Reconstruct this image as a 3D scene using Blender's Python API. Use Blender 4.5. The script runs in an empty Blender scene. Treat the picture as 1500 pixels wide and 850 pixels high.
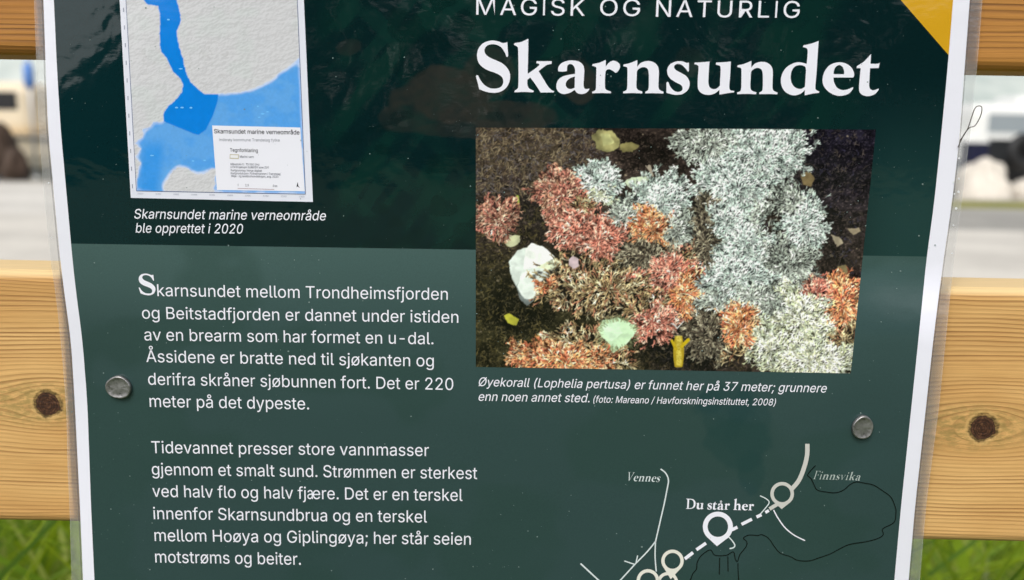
import bpy, bmesh, math, random
import numpy as np
from mathutils import Vector, Matrix

# ------------------------------------------------------------------ camera, world, sun, exposure
scene = bpy.context.scene
COL = scene.collection
R = math.radians
PW, PH, FPX = 1500.0, 850.0, 1299.0          # pixel frame used to measure angles
PITCH, YAW, ROLL = R(9.9), R(-0.55), R(0.98)
Z0 = 1.0                                     # height of the middle of the sign above the ground
DIST = 0.307                                 # metres from the lens to the sign
Fv = np.array([math.sin(YAW)*math.cos(PITCH), math.cos(YAW)*math.cos(PITCH), -math.sin(PITCH)])
R0 = np.array([math.cos(YAW), -math.sin(YAW), 0.0])
U0 = np.cross(R0, Fv)
Rv = math.cos(ROLL)*R0 + math.sin(ROLL)*U0
Uv = -math.sin(ROLL)*R0 + math.cos(ROLL)*U0
CAM = np.array([0, 0, Z0]) - Fv*DIST
cam_d = bpy.data.cameras.new('camera')
cam = bpy.data.objects.new('camera', cam_d); COL.objects.link(cam)
cam_d.sensor_fit = 'HORIZONTAL'; cam_d.sensor_width = 36.0; cam_d.lens = 36.0*FPX/PW
m = Matrix.Identity(4)
for i in range(3):
    m[i][0], m[i][1], m[i][2], m[i][3] = Rv[i], Uv[i], -Fv[i], CAM[i]
cam.matrix_world = m
cam_d.clip_start = 0.01; cam_d.clip_end = 5000
cam_d.dof.use_dof = True; cam_d.dof.focus_distance = 0.307; cam_d.dof.aperture_fstop = 9.0
scene.camera = cam

SUN_EL, SUN_AZ = R(50), R(198)               # azimuth clockwise from +Y: behind the camera, to the left
world = bpy.data.worlds.new('World'); scene.world = world; world.use_nodes = True
wn = world.node_tree.nodes; wl = world.node_tree.links; wn.clear()
sky = wn.new('ShaderNodeTexSky'); sky.sky_type = 'NISHITA'; sky.sun_disc = False
sky.sun_elevation = SUN_EL; sky.sun_rotation = SUN_AZ
sky.air_density = 1.0; sky.dust_density = 3.0; sky.ozone_density = 1.0
hs = wn.new('ShaderNodeHueSaturation'); hs.inputs['Saturation'].default_value = 0.22
bg = wn.new('ShaderNodeBackground'); bg.inputs['Strength'].default_value = 0.132
wo = wn.new('ShaderNodeOutputWorld')
wl.new(sky.outputs['Color'], hs.inputs['Color']); wl.new(hs.outputs['Color'], bg.inputs['Color'])
wl.new(bg.outputs['Background'], wo.inputs['Surface'])
sun_d = bpy.data.lights.new('sun', 'SUN'); sun_d.energy = 1.2; sun_d.angle = R(30); sun_d.color = (1.0, 0.96, 0.9)
sun = bpy.data.objects.new('sun', sun_d); COL.objects.link(sun)
sd = Vector((math.sin(SUN_AZ)*math.cos(SUN_EL), math.cos(SUN_AZ)*math.cos(SUN_EL), math.sin(SUN_EL)))
sun.rotation_euler = sd.to_track_quat('Z', 'Y').to_euler(); sun.location = (0, -3, 6)
scene.view_settings.view_transform = 'Standard'; scene.view_settings.look = 'None'
scene.view_settings.gamma = 1.0; scene.view_settings.use_curve_mapping = False
scene.view_settings.exposure = 0.46

# ------------------------------------------------------------------ helpers
rng = np.random.default_rng(7)
random.seed(7)

def lin(c):
    c = np.asarray(c, float)/255.0
    return np.where(c <= 0.04045, c/12.92, ((c+0.055)/1.055)**2.4)

def L4(c):
    return tuple(float(v) for v in lin(c)) + (1.0,)

def tag(o, label=None, cat=None, group=None, kind=None):
    if label: o['label'] = label
    if cat: o['category'] = cat
    if group: o['group'] = group
    if kind: o['kind'] = kind
    return o

def empty(name, loc, rz=0.0):
    o = bpy.data.objects.new(name, None); COL.objects.link(o)
    o.location = loc; o.rotation_euler = (0, 0, rz); o.empty_display_size = 0.05
    return o

def link_mesh(name, me, mat, parent=None):
    o = bpy.data.objects.new(name, me); COL.objects.link(o)
    if mat is not None:
        me.materials.clear(); me.materials.append(mat)
    if parent is not None:
        o.parent = parent
        o.matrix_parent_inverse = Matrix.Translation(-Vector(parent.location)) if parent.type == 'EMPTY' and parent.rotation_euler.z == 0 else Matrix.Identity(4)
    return o

def mesh_np(name, verts, faces, mat, parent=None, cols=None, smooth=False):
    me = bpy.data.meshes.new(name)
    me.from_pydata([tuple(v) for v in verts], [], faces)
    if cols is not None:
        a = me.color_attributes.new('Col', 'FLOAT_COLOR', 'POINT')
        c = np.ones((len(verts), 4), np.float32); c[:, :3] = cols
        a.data.foreach_set('color', c.ravel())
    if smooth:
        me.polygons.foreach_set('use_smooth', [True]*len(me.polygons))
    me.update()
    return link_mesh(name, me, mat, parent)

def grid_np(name, P, mat, parent=None, cols=None, smooth=True):
    """P: (rows, cols, 3) world points -> quad grid; rows run downward, columns to the right"""
    nr, nc = P.shape[:2]
    nv = nr*nc
    me = bpy.data.meshes.new(name)
    idx = np.arange(nv).reshape(nr, nc)
    q = np.stack([idx[1:, :-1], idx[1:, 1:], idx[:-1, 1:], idx[:-1, :-1]], -1).reshape(-1, 4)
    nf = len(q)
    me.vertices.add(nv); me.loops.add(nf*4); me.polygons.add(nf)
    me.vertices.foreach_set('co', P.reshape(-1).astype(np.float32))
    me.loops.foreach_set('vertex_index', q.reshape(-1).astype(np.int32))
    me.polygons.foreach_set('loop_start', np.arange(0, nf*4, 4, dtype=np.int32))
    me.polygons.foreach_set('loop_total', np.full(nf, 4, np.int32))
    if smooth: me.polygons.foreach_set('use_smooth', np.ones(nf, bool))
    me.update(calc_edges=True); me.validate()
    if cols is not None:
        a = me.color_attributes.new('Col', 'FLOAT_COLOR', 'POINT')
        c = np.ones((nv, 4), np.float32); c[:, :3] = cols.reshape(-1, 3)
        a.data.foreach_set('color', c.ravel())
    return link_mesh(name, me, mat, parent)

def bm_obj(name, bm, mat, parent=None, smooth=False):
    me = bpy.data.meshes.new(name); bm.to_mesh(me); bm.free()
    if smooth:
        me.polygons.foreach_set('use_smooth', [True]*len(me.polygons))
    return link_mesh(name, me, mat, parent)

def add_box(bm, c, s, bevel=0.0, seg=2, rz=0.0):
    r = bmesh.ops.create_cube(bm, size=1.0)
    M = Matrix.Translation(c) @ Matrix.Rotation(rz, 4, 'Z') @ Matrix.Diagonal((s[0], s[1], s[2], 1))
    bmesh.ops.transform(bm, matrix=M, verts=r['verts'])
    if bevel > 0:
        es = set()
        for v in r['verts']:
            es.update(v.link_edges)
        bmesh.ops.bevel(bm, geom=list(es), offset=bevel, segments=seg, affect='EDGES', profile=0.5)

def add_tube(bm, pts, rad, n=10, cap=True):
    pts = [Vector(p) for p in pts]
    rads = rad if hasattr(rad, '__len__') else [rad]*len(pts)
    rings = []
    ref = Vector((0.13, 0.31, 0.94))
    for i, p in enumerate(pts):
        t = (pts[min(i+1, len(pts)-1)] - pts[max(i-1, 0)]).normalized()
        a = t.cross(ref)
        if a.length < 1e-4: a = t.cross(Vector((1, 0, 0)))
        a.normalize(); b = t.cross(a).normalized()
        rings.append([bm.verts.new(p + (a*math.cos(2*math.pi*k/n) + b*math.sin(2*math.pi*k/n))*rads[i]) for k in range(n)])
    for r0, r1 in zip(rings, rings[1:]):
        for k in range(n):
            bm.faces.new((r0[k], r0[(k+1) % n], r1[(k+1) % n], r1[k]))
    if cap:
        bm.faces.new(rings[0][::-1]); bm.faces.new(rings[-1])

# --- value noise for printed pictures and shapes
def _hash(ix, iy, seed):
    h = (ix.astype(np.int64)*374761393 + iy.astype(np.int64)*668265263 + seed*1442695041) & 0x7fffffff
    h = ((h ^ (h >> 13))*1274126177) & 0x7fffffff
    return ((h ^ (h >> 16)) & 0xffff)/65535.0

def vnoise(x, y, seed=0):
    x = np.asarray(x, float); y = np.asarray(y, float)
    ix, iy = np.floor(x), np.floor(y); fx, fy = x-ix, y-iy
    ux, uy = fx*fx*(3-2*fx), fy*fy*(3-2*fy)
    a, b = _hash(ix, iy, seed), _hash(ix+1, iy, seed)
    c, d = _hash(ix, iy+1, seed), _hash(ix+1, iy+1, seed)
    return (a*(1-ux)+b*ux)*(1-uy) + (c*(1-ux)+d*ux)*uy

def fbm(x, y, seed=0, octv=4):
    v = 0; a = 0.5; t = 0
    for o in range(octv):
        v = v + a*vnoise(np.asarray(x)*2**o, np.asarray(y)*2**o, seed+o*17); t += a; a *= 0.5
    return v/t

def sstep(a, b, x):
    t = np.clip((np.asarray(x, float)-a)/(b-a), 0, 1); return t*t*(3-2*t)

def in_poly(px, py, poly):
    inside = np.zeros(np.shape(px), bool)
    n = len(poly)
    for i in range(n):
        x0, y0 = poly[i]; x1, y1 = poly[(i+1) % n]
        if y0 == y1: continue
        c = (y0 > py) != (y1 > py)
        inside ^= c & (px < (x1-x0)*(py-y0)/(y1-y0)+x0)
    return inside

# --- the sign's surface: a sheet nailed to the planks, very slightly bowed
def sheet_offset(x, z):
    """how far the sheet stands off the front face of the planks (metres, towards the reader)"""
    h = 0.0017 + 0.0004*np.sin(x*13+0.7)*np.cos(z*17+1.0) + 0.0002*np.sin(x*31-z*23)
    zt = PLANK_TOP
    # over the plank's upper edge the sheet swells outward, more to the right
    w = 0.12 + 0.88*sstep(0.085, 0.128, x)
    up = sstep(zt+0.009, zt-0.019, z)*sstep(zt-0.13, zt-0.025, z)
    h = h + 0.0036*w*up
    # the nails pull it in
    for (nx, nz_) in NAILS:
        h = h - 0.0008*np.exp(-((x-nx)**2+(z-nz_)**2)/0.016**2)
    # the top left corner is slack
    h = h + 0.0012*sstep(-0.08, -0.17, x)*np.sin((z-Z0)*38+0.4)
    return np.maximum(h, 0.0004)

def ray(px, py):
    px = np.asarray(px, float); py = np.asarray(py, float)
    d = Fv*FPX + (px[..., None]-PW/2)*Rv + (PH/2-py[..., None])*Uv
    return d

def on_plane(px, py, y=0.0):
    d = ray(px, py); t = (y-CAM[1])/d[..., 1]
    return CAM + d*t[..., None]

PLANK_TOP = float(on_plane(750.0, 409.5)[2])      # front upper edge of the lower plank
PLANK_BOT = float(on_plane(750.0, 782.5)[2])
NAILS = [(float(q[0]), float(q[2])) for q in (on_plane(175.5, 566.5, -0.003), on_plane(1262.0, 625.0, -0.003))]
UPPER_BOT = float(on_plane(750.0, 91.5)[2])

def at(px, py, lift=0.0):
    """pixel of the measured frame -> point of the sign's surface"""
    px = np.asarray(px, float); py = np.asarray(py, float)
    y = np.full(px.shape, -0.003)
    for _ in range(4):
        P = on_plane_v(px, py, y)
        y = -sheet_offset(P[..., 0], P[..., 2])
    P = on_plane_v(px, py, y)
    P = P.copy(); P[..., 1] = -sheet_offset(P[..., 0], P[..., 2]) - lift
    return P

def on_plane_v(px, py, y):
    d = ray(px, py); t = (y-CAM[1])/d[..., 1]
    return CAM + d*t[..., None]

# --- node helpers
class NG:
    def __init__(self, name):
        self.m = bpy.data.materials.new(name); self.m.use_nodes = True
        self.n = self.m.node_tree.nodes; self.l = self.m.node_tree.links
        self.n.clear()
        self.out = self.n.new('ShaderNodeOutputMaterial')
    def node(self, t, **kw):
        nd = self.n.new(t)
        for k, v in kw.items(): setattr(nd, k, v)
        return nd
    def put(self, sock, v):
        if hasattr(v, 'is_output') or isinstance(v, bpy.types.NodeSocket): self.l.new(v, sock)
        else: sock.default_value = v
    def math(self, op, a, b=0.0, c=0.0, clamp=False):
        nd = self.node('ShaderNodeMath', operation=op, use_clamp=clamp)
        self.put(nd.inputs[0], a); self.put(nd.inputs[1], b)
        if len(nd.inputs) > 2: self.put(nd.inputs[2], c)
        return nd.outputs[0]
    def mix(self, f, a, b, blend='MIX'):
        nd = self.node('ShaderNodeMix', data_type='RGBA', blend_type=blend)
        self.put(nd.inputs[0], f); self.put(nd.inputs[6], a); self.put(nd.inputs[7], b)
        return nd.outputs[2]
    def comb(self, x, y, z):
        nd = self.node('ShaderNodeCombineXYZ')
        for i, v in enumerate((x, y, z)): self.put(nd.inputs[i], v)
        return nd.outputs[0]
    def noise(self, vec, scale, detail=2.0, rough=0.5, dist=0.0):
        nd = self.node('ShaderNodeTexNoise')
        if vec is not None: self.l.new(vec, nd.inputs['Vector'])
        nd.inputs['Scale'].default_value = scale; nd.inputs['Detail'].default_value = detail
        nd.inputs['Roughness'].default_value = rough; nd.inputs['Distortion'].default_value = dist
        return nd.outputs[0]
    def ramp(self, f, stops):
        nd = self.node('ShaderNodeValToRGB'); self.put(nd.inputs[0], f)
        cr = nd.color_ramp
        while len(cr.elements) > 1: cr.elements.remove(cr.elements[-1])
        cr.elements[0].position = stops[0][0]; cr.elements[0].color = stops[0][1]
        for p, c in stops[1:]:
            e = cr.elements.new(p); e.color = c
        return nd.outputs[0]
    def step(self, f, a, b, c=0.0, d=1.0):
        nd = self.node('ShaderNodeMapRange', interpolation_type='SMOOTHSTEP')
        self.put(nd.inputs[0], f)
        for i, v in enumerate((a, b, c, d)): nd.inputs[i+1].default_value = v
        return nd.outputs[0]
    def coords(self, kind='Object'):
        nd = self.node('ShaderNodeTexCoord'); s = self.node('ShaderNodeSeparateXYZ')
        self.l.new(nd.outputs[kind], s.inputs[0])
        return nd.outputs[kind], s.outputs[0], s.outputs[1], s.outputs[2]
    def bump(self, h, strength=0.3, dist=0.001):
        nd = self.node('ShaderNodeBump'); self.l.new(h, nd.inputs['Height'])
        nd.inputs['Strength'].default_value = strength; nd.inputs['Distance'].default_value = dist
        return nd.outputs[0]
    def bsdf(self, color, rough=0.6, metal=0.0, normal=None, ior=1.5, spec=0.5, **kw):
        b = self.node('ShaderNodeBsdfPrincipled')
        self.put(b.inputs['Base Color'], color); self.put(b.inputs['Roughness'], rough)
        self.put(b.inputs['Metallic'], metal); b.inputs['IOR'].default_value = ior
        b.inputs['Specular IOR Level'].default_value = spec
        if normal is not None: self.l.new(normal, b.inputs['Normal'])
        for k, v in kw.items(): self.put(b.inputs[k.replace('_', ' ')], v)
        self.l.new(b.outputs[0], self.out.inputs[0])
        return b

def print_mat(name, color=None, vary=0.06, rough=0.07):
    """ink on paper under clear glossy film"""
    g = NG(name)
    v, x, y, z = g.coords('Object')
    if color is None:
        a = g.node('ShaderNodeAttribute', attribute_name='Col'); base = a.outputs['Color']
    else:
        base = L4(color)
    n = g.noise(v, 2200.0, 3.0, 0.75)
    sc = g.math('MULTIPLY_ADD', n, 2*vary, 1.0-vary)
    base = g.mix(1.0, base, g.comb(sc, sc, sc), 'MULTIPLY')
    # ripples of the film
    n1 = g.noise(v, 38.0, 3.0, 0.55, 0.4)
    n2 = g.noise(g.comb(g.math('MULTIPLY', x, 0.35), y, z), 260.0, 3.0, 0.6)
    h = g.math('MULTIPLY_ADD', n2, 0.07, n1)
    nm = g.bump(h, 0.36, 0.0009)
    g.bsdf(base, rough, normal=nm, spec=0.5)
    return g.m

def simple_mat(name, c, rough=0.6, metal=0.0, nscale=20.0, vary=0.15, bump=0.0, linear=False, spec=0.5):
    g = NG(name)
    v, x, y, z = g.coords('Object')
    base = tuple(c)+(1.0,) if linear else L4(c)
    n = g.noise(v, nscale, 4.0, 0.6)
    sc = g.math('MULTIPLY_ADD', n, 2*vary, 1.0-vary)
    col = g.mix(1.0, base, g.comb(sc, sc, sc), 'MULTIPLY')
    nm = g.bump(n, bump, 0.01) if bump > 0 else None
    g.bsdf(col, rough, metal, normal=nm, spec=spec)
    return g.m
# ------------------------------------------------------------------ the setting: ground, quay, water, hills
def sheet(name, x0, x1, y0, y1, z, mat, kind='structure', nx=1, ny=1, hfun=None):
    xs = np.linspace(x0, x1, nx+1); ys = np.linspace(y1, y0, ny+1)
    X, Y = np.meshgrid(xs, ys); Z = np.full(X.shape, float(z))
    if hfun is not None: Z = Z + hfun(X, Y)
    o = grid_np(name, np.stack([X, Y, Z], -1), mat)
    o['kind'] = kind
    return o

def ground_mat(name, c0, c1, scale, rough=0.9, fine=0.2):
    g = NG(name); v, x, y, z = g.coords('Object')
    n = g.noise(v, scale, 5.0, 0.6); f = g.noise(v, scale*14, 3.0, 0.7)
    c = g.mix(g.step(n, 0.35, 0.65), L4(c0), L4(c1))
    sc = g.math('MULTIPLY_ADD', f, 2*fine, 1-fine)
    c = g.mix(1.0, c, g.comb(sc, sc, sc), 'MULTIPLY')
    g.bsdf(c, rough, normal=g.bump(f, 0.4, 0.01))
    return g.m

sheet('ground', -900, 900, -900, 900, -0.30, ground_mat('earth and turf', (62, 70, 36), (84, 88, 50), 0.8))
sheet('lawn', -60, 60, -60, 4.6, 0.0, ground_mat('lawn turf', (46, 66, 20), (70, 88, 30), 1.5), nx=4, ny=4)
sheet('quay', -60, 60, 4.6, 10.6, 0.0, ground_mat('pale concrete', (186, 181, 172), (206, 201, 191), 0.7, fine=0.12))
sheet('slipway', -60, 2.5, 10.6, 16.2, 0.0, ground_mat('rough pale concrete', (188, 184, 176), (210, 206, 198), 0.5, fine=0.2))
sheet('road', 2.5, 60, 10.6, 14.4, 0.0, ground_mat('worn asphalt', (136, 134, 128), (156, 153, 146), 0.9, fine=0.15))
sheet('verge', 2.5, 60, 14.4, 16.2, 0.0, ground_mat('mossy verge', (108, 112, 34), (140, 134, 52), 1.5))
sheet('shore', -60, 60, 16.2, 22.0, 0.0, ground_mat('shingle', (150, 144, 134), (190, 184, 172), 1.6, fine=0.3), nx=2, ny=20,
      hfun=lambda X, Y: -0.75*sstep(17.0, 21.0, Y))
gw = NG('fjord water'); v, x, y, z = gw.coords('Object')
gw.bsdf(L4((88, 100, 104)), 0.12, normal=gw.bump(gw.noise(gw.comb(gw.math('MULTIPLY', x, 0.4), y, z), 2.2, 4.0, 0.6), 0.5, 0.08))
sheet('water', -700, 700, 19.2, 800, -0.25, gw.m)

def hills():
    xs = np.linspace(-700, 700, 161); ys = np.linspace(640, 380, 26)
    X, Y = np.meshgrid(xs, ys)
    prof = np.sin(np.pi*(Y-380)/260)**1.0
    H = prof*(34+46*fbm(X/170+3, Y/230, 5, 4)) - 3
    o = grid_np('hills', np.stack([X, Y, H], -1), ground_mat('far hillside', (160, 170, 166), (190, 196, 190), 0.02, fine=0.1))
    o['kind'] = 'structure'
hills()

# a dark wood on the slope behind the reader, mirrored in the glossy film
def wood_behind():
    V, F, C = [], [], []
    r2 = np.random.default_rng(11)
    az = np.linspace(-75, 75, 95)
    for i, a in enumerate(az):
        dist = 34 + 5*r2.random()
        # height of the crowns, lower towards the reader's right hand (left in the mirror)
        el = np.interp(a, [-75, -34, -29, -24, -15, 0, 14, 20, 26], [4, 3.6, 4.6, 7.4, 12, 15, 14, 11.0, 7.5])
        hgt = 1.05 + dist*math.tan(R(el)) + r2.normal(0, 0.35)
        cx = dist*math.sin(R(a)); cy = -dist*math.cos(R(a))
        for k in range(170):
            t = r2.random()
            rad = 2.2*(1-t)**0.6 + 0.25
            ph = r2.random()*6.283
            p = np.array([cx+rad*math.cos(ph)*r2.random()**0.5, cy+rad*math.sin(ph)*r2.random()**0.5, 0.0+hgt*t])
            s = 0.55*(0.6+0.8*r2.random())
            u = r2.normal(size=3); u /= np.linalg.norm(u); w = np.cross(u, r2.normal(size=3)); w /= np.linalg.norm(w)
            b = len(V)
            V += [p+u*s, p+w*s*0.6, p-u*s, p-w*s*0.6]; F.append((b, b+1, b+2, b+3))
    o = mesh_np('woodland', V, F, simple_mat('dark foliage', (46, 56, 34), 0.9, nscale=1.0, vary=0.4, spec=0.1))
    tag(o, kind='stuff', label='dark wood on the slope behind the reader of the sign', cat='wood')
wood_behind()

# ------------------------------------------------------------------ boats, rocks and other things beyond the fence
white_gel = simple_mat('white gelcoat', (232, 232, 228), 0.35, nscale=3, vary=0.05)
cream_gel = simple_mat('cream gelcoat', (226, 210, 182), 0.4, nscale=3, vary=0.06)
navy_mat = simple_mat('navy canvas', (16, 20, 56), 0.7, nscale=9, vary=0.2)
black_mat = simple_mat('black rubber', (26, 26, 28), 0.55, nscale=9, vary=0.2)
dark_glass = simple_mat('tinted window', (34, 34, 36), 0.15, nscale=3, vary=0.1)
alu_mat = simple_mat('aluminium rail', (190, 190, 192), 0.3, 0.9, nscale=8, vary=0.05)

def hull_bm(length, beam, depth, sheer=0.25):
    bm = bmesh.new()
    n, k = 17, 9
    rows = []
    for i in range(n):
        t = i/(n-1)                                     # 0 stern, 1 bow
        w = beam/2*(1-max(0, (t-0.45)/0.55)**2.2)*(0.92+0.08*min(1, t*4))
        zt = depth + sheer*t*t
        rise = 0.55*depth*max(0, (t-0.6)/0.4)**2
        x = (t-0.5)*length
        row = []
        for j in range(k):
            s = -1 + 2*j/(k-1)
            prof = abs(s)**2.6
            yy = w*np.sign(s)*abs(s)**0.7
            row.append(bm.verts.new((x + 0.10*length*t*prof*0.6, yy, rise + (zt-rise)*prof)))
        rows.append(row)
    for a, b in zip(rows, rows[1:]):
        for j in range(k-1):
            bm.faces.new((a[j], b[j], b[j+1], a[j+1]))
        bm.faces.new((a[0], a[-1], b[-1], b[0]))        # deck
    bm.faces.new(rows[0])
    bmesh.ops.recalc_face_normals(bm, faces=bm.faces)
    return bm

def motor_boat(name, loc, rz, length, label, hull_m, stripe_m, cover, group, glass=None):
    r = empty(name, loc)
    def prt(nm, bm, mat, par=None, smooth=False):
        me = bpy.data.meshes.new(nm); bm.to_mesh(me); bm.free()
        if smooth: me.polygons.foreach_set('use_smooth', [True]*len(me.polygons))
        me.materials.append(mat)
        o = bpy.data.objects.new(nm, me); COL.objects.link(o); o.parent = par or r
        return o
    beam, dep = length*0.36, length*0.16
    prt('hull', hull_bm(length, beam, dep), hull_m)
    bm = bmesh.new(); add_box(bm, (-0.05*length, 0, dep+0.11*length), (0.42*length, beam*0.72, 0.22*length), 0.05*length, 3)
    cab = prt('cabin', bm, hull_m, smooth=False)
    for s in (-1, 1):
        bm = bmesh.new(); add_box(bm, (-0.05*length, s*beam*0.362, dep+0.14*length), (0.32*length, 0.02, 0.075*length), 0.006)
        prt('window', bm, glass or dark_glass, cab)
    bm = bmesh.new(); add_box(bm, (0.172*length, 0, dep+0.14*length), (0.02, beam*0.56, 0.08*length), 0.006)
    prt('windscreen', bm, glass or dark_glass, cab)
    for s in (-1, 1):
        bm = bmesh.new()
        pts = [((t-0.5)*length + 0.06*length*t, s*(beam/2*(1-max(0, (t-0.45)/0.55)**2.2)*0.95+0.01), dep*0.90+0.25*t*t) for t in np.linspace(0.02, 0.93, 14)]
        add_tube(bm, pts, 0.035*length/5, 8)
        prt('rubbing_strake', bm, stripe_m, smooth=True)
    bm = bmesh.new()
    for s in (-1, 1):
        add_tube(bm, [((t-0.5)*length+0.06*length*t, s*(beam/2*(1-max(0, (t-0.45)/0.55)**2.2)*0.85), dep+0.3*t+0.10*length) for t in np.linspace(0.62, 0.95, 8)], 0.018, 6)
        for t in (0.65, 0.8, 0.93):
            q = ((t-0.5)*length+0.06*length*t, s*(beam/2*(1-max(0, (t-0.45)/0.55)**2.2)*0.85))
            add_tube(bm, [(q[0], q[1], dep+0.1), (q[0], q[1], dep+0.3*t+0.10*length)], 0.015, 6)
    prt('bow_rail', bm, alu_mat, smooth=True)
    # outboard engine at the stern
    bm = bmesh.new()
    add_box(bm, (-0.56*length, 0, dep*1.15), (0.10*length, 0.085*length, 0.13*length), 0.02*length, 3)
    eng = prt('outboard_motor', bm, black_mat, smooth=False)
    bm = bmesh.new(); add_box(bm, (-0.56*length, 0, dep*0.45), (0.045*length, 0.03*length, 0.17*length), 0.01*length)
    prt('motor_leg', bm, black_mat, eng)
    if cover is not None:
        bm = bmesh.new(); add_box(bm, (-0.36*length, 0, dep+0.045*length), (0.2*length, beam*0.9, 0.10*length), 0.03*length, 3)
        prt('cockpit_cover', bm, cover)
    r.rotation_euler = (0, 0, rz)
    tag(r, label, 'boat', group)
    return r

def gpoint(px, py, y):
    """a point of the scene at depth y on the line of sight through a measured pixel"""
    return on_plane(px, py, y)

BOATS = 'boats moored beyond the quay'
q = gpoint(1490.0, 245.0, 24.0)
motor_boat('motor_boat', (q[0]-0.2, 24.0, -0.35), R(8), 6.4, 'white cabin boat right of the sign, behind the pale boulders', white_gel, alu_mat, white_gel, BOATS, simple_mat('pale window', (150, 158, 162), 0.15, nscale=3, vary=0.1))
q = gpoint(10.0, 200.0, 27.0)
motor_boat('motor_boat', (q[0]-0.5, 27.0, -0.3), R(178), 7.0, 'cream cabin boat with dark windows left of the sign', cream_gel, black_mat, None, BOATS)
q = gpoint(1480.0, 140.0, 44.0)
motor_boat('motor_boat', (q[0]+2, 44.0, -0.3), R(4), 9.5, 'larger white boat moored farther out to the right of the sign', white_gel, alu_mat, None, BOATS)
q = gpoint(20.0, 120.0, 50.0)
motor_boat('motor_boat', (q[0]-1, 50.0, -0.3), R(172), 10.0, 'larger white boat moored farther out behind the cream boat', white_gel, alu_mat, None, BOATS)

def rock(name, c, s, seed, mat, label, group):
    bm = bmesh.new()
    bmesh.ops.create_icosphere(bm, subdivisions=4, radius=1.0)
    for v in bm.verts:
        p = v.co
        n = fbm(np.array(p.x*1.6+seed), np.array(p.y*1.6+p.z*1.3), seed, 4)
        k = 0.65+0.7*float(n)
        v.co = Vector((p.x*s[0]*k, p.y*s[1]*k, p.z*s[2]*k))
    o = bm_obj(name, bm, mat, smooth=True)
    o.location = c
    tag(o, label, 'rock', group)
pale_rock = simple_mat('pale granite', (214, 206, 194), 0.9, nscale=2.5, vary=0.3, bump=0.6)
brown_rock = simple_mat('wet brown rock', (70, 52, 38), 0.7, nscale=3.0, vary=0.45, bump=0.6)
ROCKS = 'rocks along the shore'
q = gpoint(1438.0, 272.0, 17.6); rock('rock', (q[0], 17.6, 0.05), (0.55, 0.6, 0.62), 3, pale_rock, 'pale rounded boulder nearest the sign on the right-hand shore', ROCKS)
q = gpoint(1500.0, 268.0, 18.2); rock('rock', (q[0]+0.5, 18.2, 0.05), (0.8, 0.55, 0.36), 8, pale_rock, 'pale boulder at the right edge of the view below the outboard motor', ROCKS)
q = gpoint(-2.0, 222.0, 24.0); rock('rock', (q[0], 24.0, 0.20), (0.50, 0.5, 1.05), 5, brown_rock, 'dark brown upright rock at the left edge of the view', ROCKS)
q = gpoint(24.0, 250.0, 22.0); rock('rock', (q[0], 22.0, -0.05), (0.34, 0.4, 0.55), 12, brown_rock, 'smaller dark brown rock between the upright rock and the sign', ROCKS)

# a dark tyre fender and a navy bin on the verge to the right
def tyre(c, r0, r1, label):
    bm = bmesh.new()
    n, k = 36, 14
    ring = []
    for i in range(n):
        a = 2*math.pi*i/n; row = []
        for j in range(k):
            b = 2*math.pi*j/k
            rr = r0 + r1*math.cos(b)*(1+0.03*(i % 2))
            row.append(bm.verts.new((rr*math.cos(a), r1*0.9*math.sin(b), rr*math.sin(a))))
        ring.append(row)
    for i in range(n):
        for j in range(k):
            bm.faces.new((ring[i][j], ring[(i+1) % n][j], ring[(i+1) % n][(j+1) % k], ring[i][(j+1) % k]))
    o = bm_obj('tyre', bm, black_mat, smooth=True); o.location = c; o.rotation_euler = (R(-6), 0, R(10))
    tag(o, label, 'tyre')
q = gpoint(1500.0, 222.0, 18.3); tyre((q[0], 18.3, q[2]), 0.27, 0.11, 'black tyre leaning on the dark crate at the right edge of the view')
def crate(c, s, mat, label, rz=0.0):
    r = empty('crate', c)
    bm = bmesh.new(); add_box(bm, (0, 0, s[2]/2), s, 0.03, 2)
    o = link_mesh('tub', (lambda me: (bm.to_mesh(me), me)[1])(bpy.data.meshes.new('tub')), mat); o.parent = r
    bm.free()
    bm = bmesh.new(); add_box(bm, (0, 0, s[2]+0.02), (s[0]+0.05, s[1]+0.05, 0.05), 0.015, 2)
    me = bpy.data.meshes.new('rim'); bm.to_mesh(me); bm.free()
    o = link_mesh('rim', me, mat); o.parent = r
    r.rotation_euler = (0, 0, rz)
    tag(r, label, 'crate', 'crates on the right-hand verge')
q = gpoint(1474.0, 245.0, 18.9); crate((q[0]+0.1, 18.9, 0.0), (0.72, 0.6, 1.10), black_mat, 'black fish crate between the tyre and the navy crate', R(6))
q = gpoint(1428.0, 220.0, 20.0); crate((q[0], 20.0, -0.1), (0.42, 0.5, 1.12), navy_mat, 'navy blue crate close beside the right edge of the sign')

# a blue flag buoy left of the sign
def buoy(c):
    r = empty('marker_buoy', c)
    def prt(nm, bm, mat):
        me = bpy.data.meshes.new(nm); bm.to_mesh(me); bm.free()
        me.polygons.foreach_set('use_smooth', [True]*len(me.polygons)); me.materials.append(mat)
        o = bpy.data.objects.new(nm, me); COL.objects.link(o); o.parent = r
    bm = bmesh.new(); add_tube(bm, [(0, 0, -0.4), (0, 0, 3.3)], 0.03, 8); prt('pole', bm, alu_mat)
    bm = bmesh.new(); add_tube(bm, [(0, 0, -0.3), (0, 0, -0.1), (0, 0, 0.15), (0, 0, 0.3)], [0.05, 0.28, 0.28, 0.05], 14); prt('float', bm, white_gel)
    bm = bmesh.new(); add_tube(bm, [(0, 0, 2.55), (0, 0, 2.65), (0, 0, 3.1), (0, 0, 3.25)], [0.05, 0.13, 0.13, 0.04], 14); prt('topmark', bm, simple_mat('blue paint', (92, 136, 204), 0.5))
    tag(r, 'slim marker buoy with a blue topmark left of the sign', 'buoy')
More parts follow.
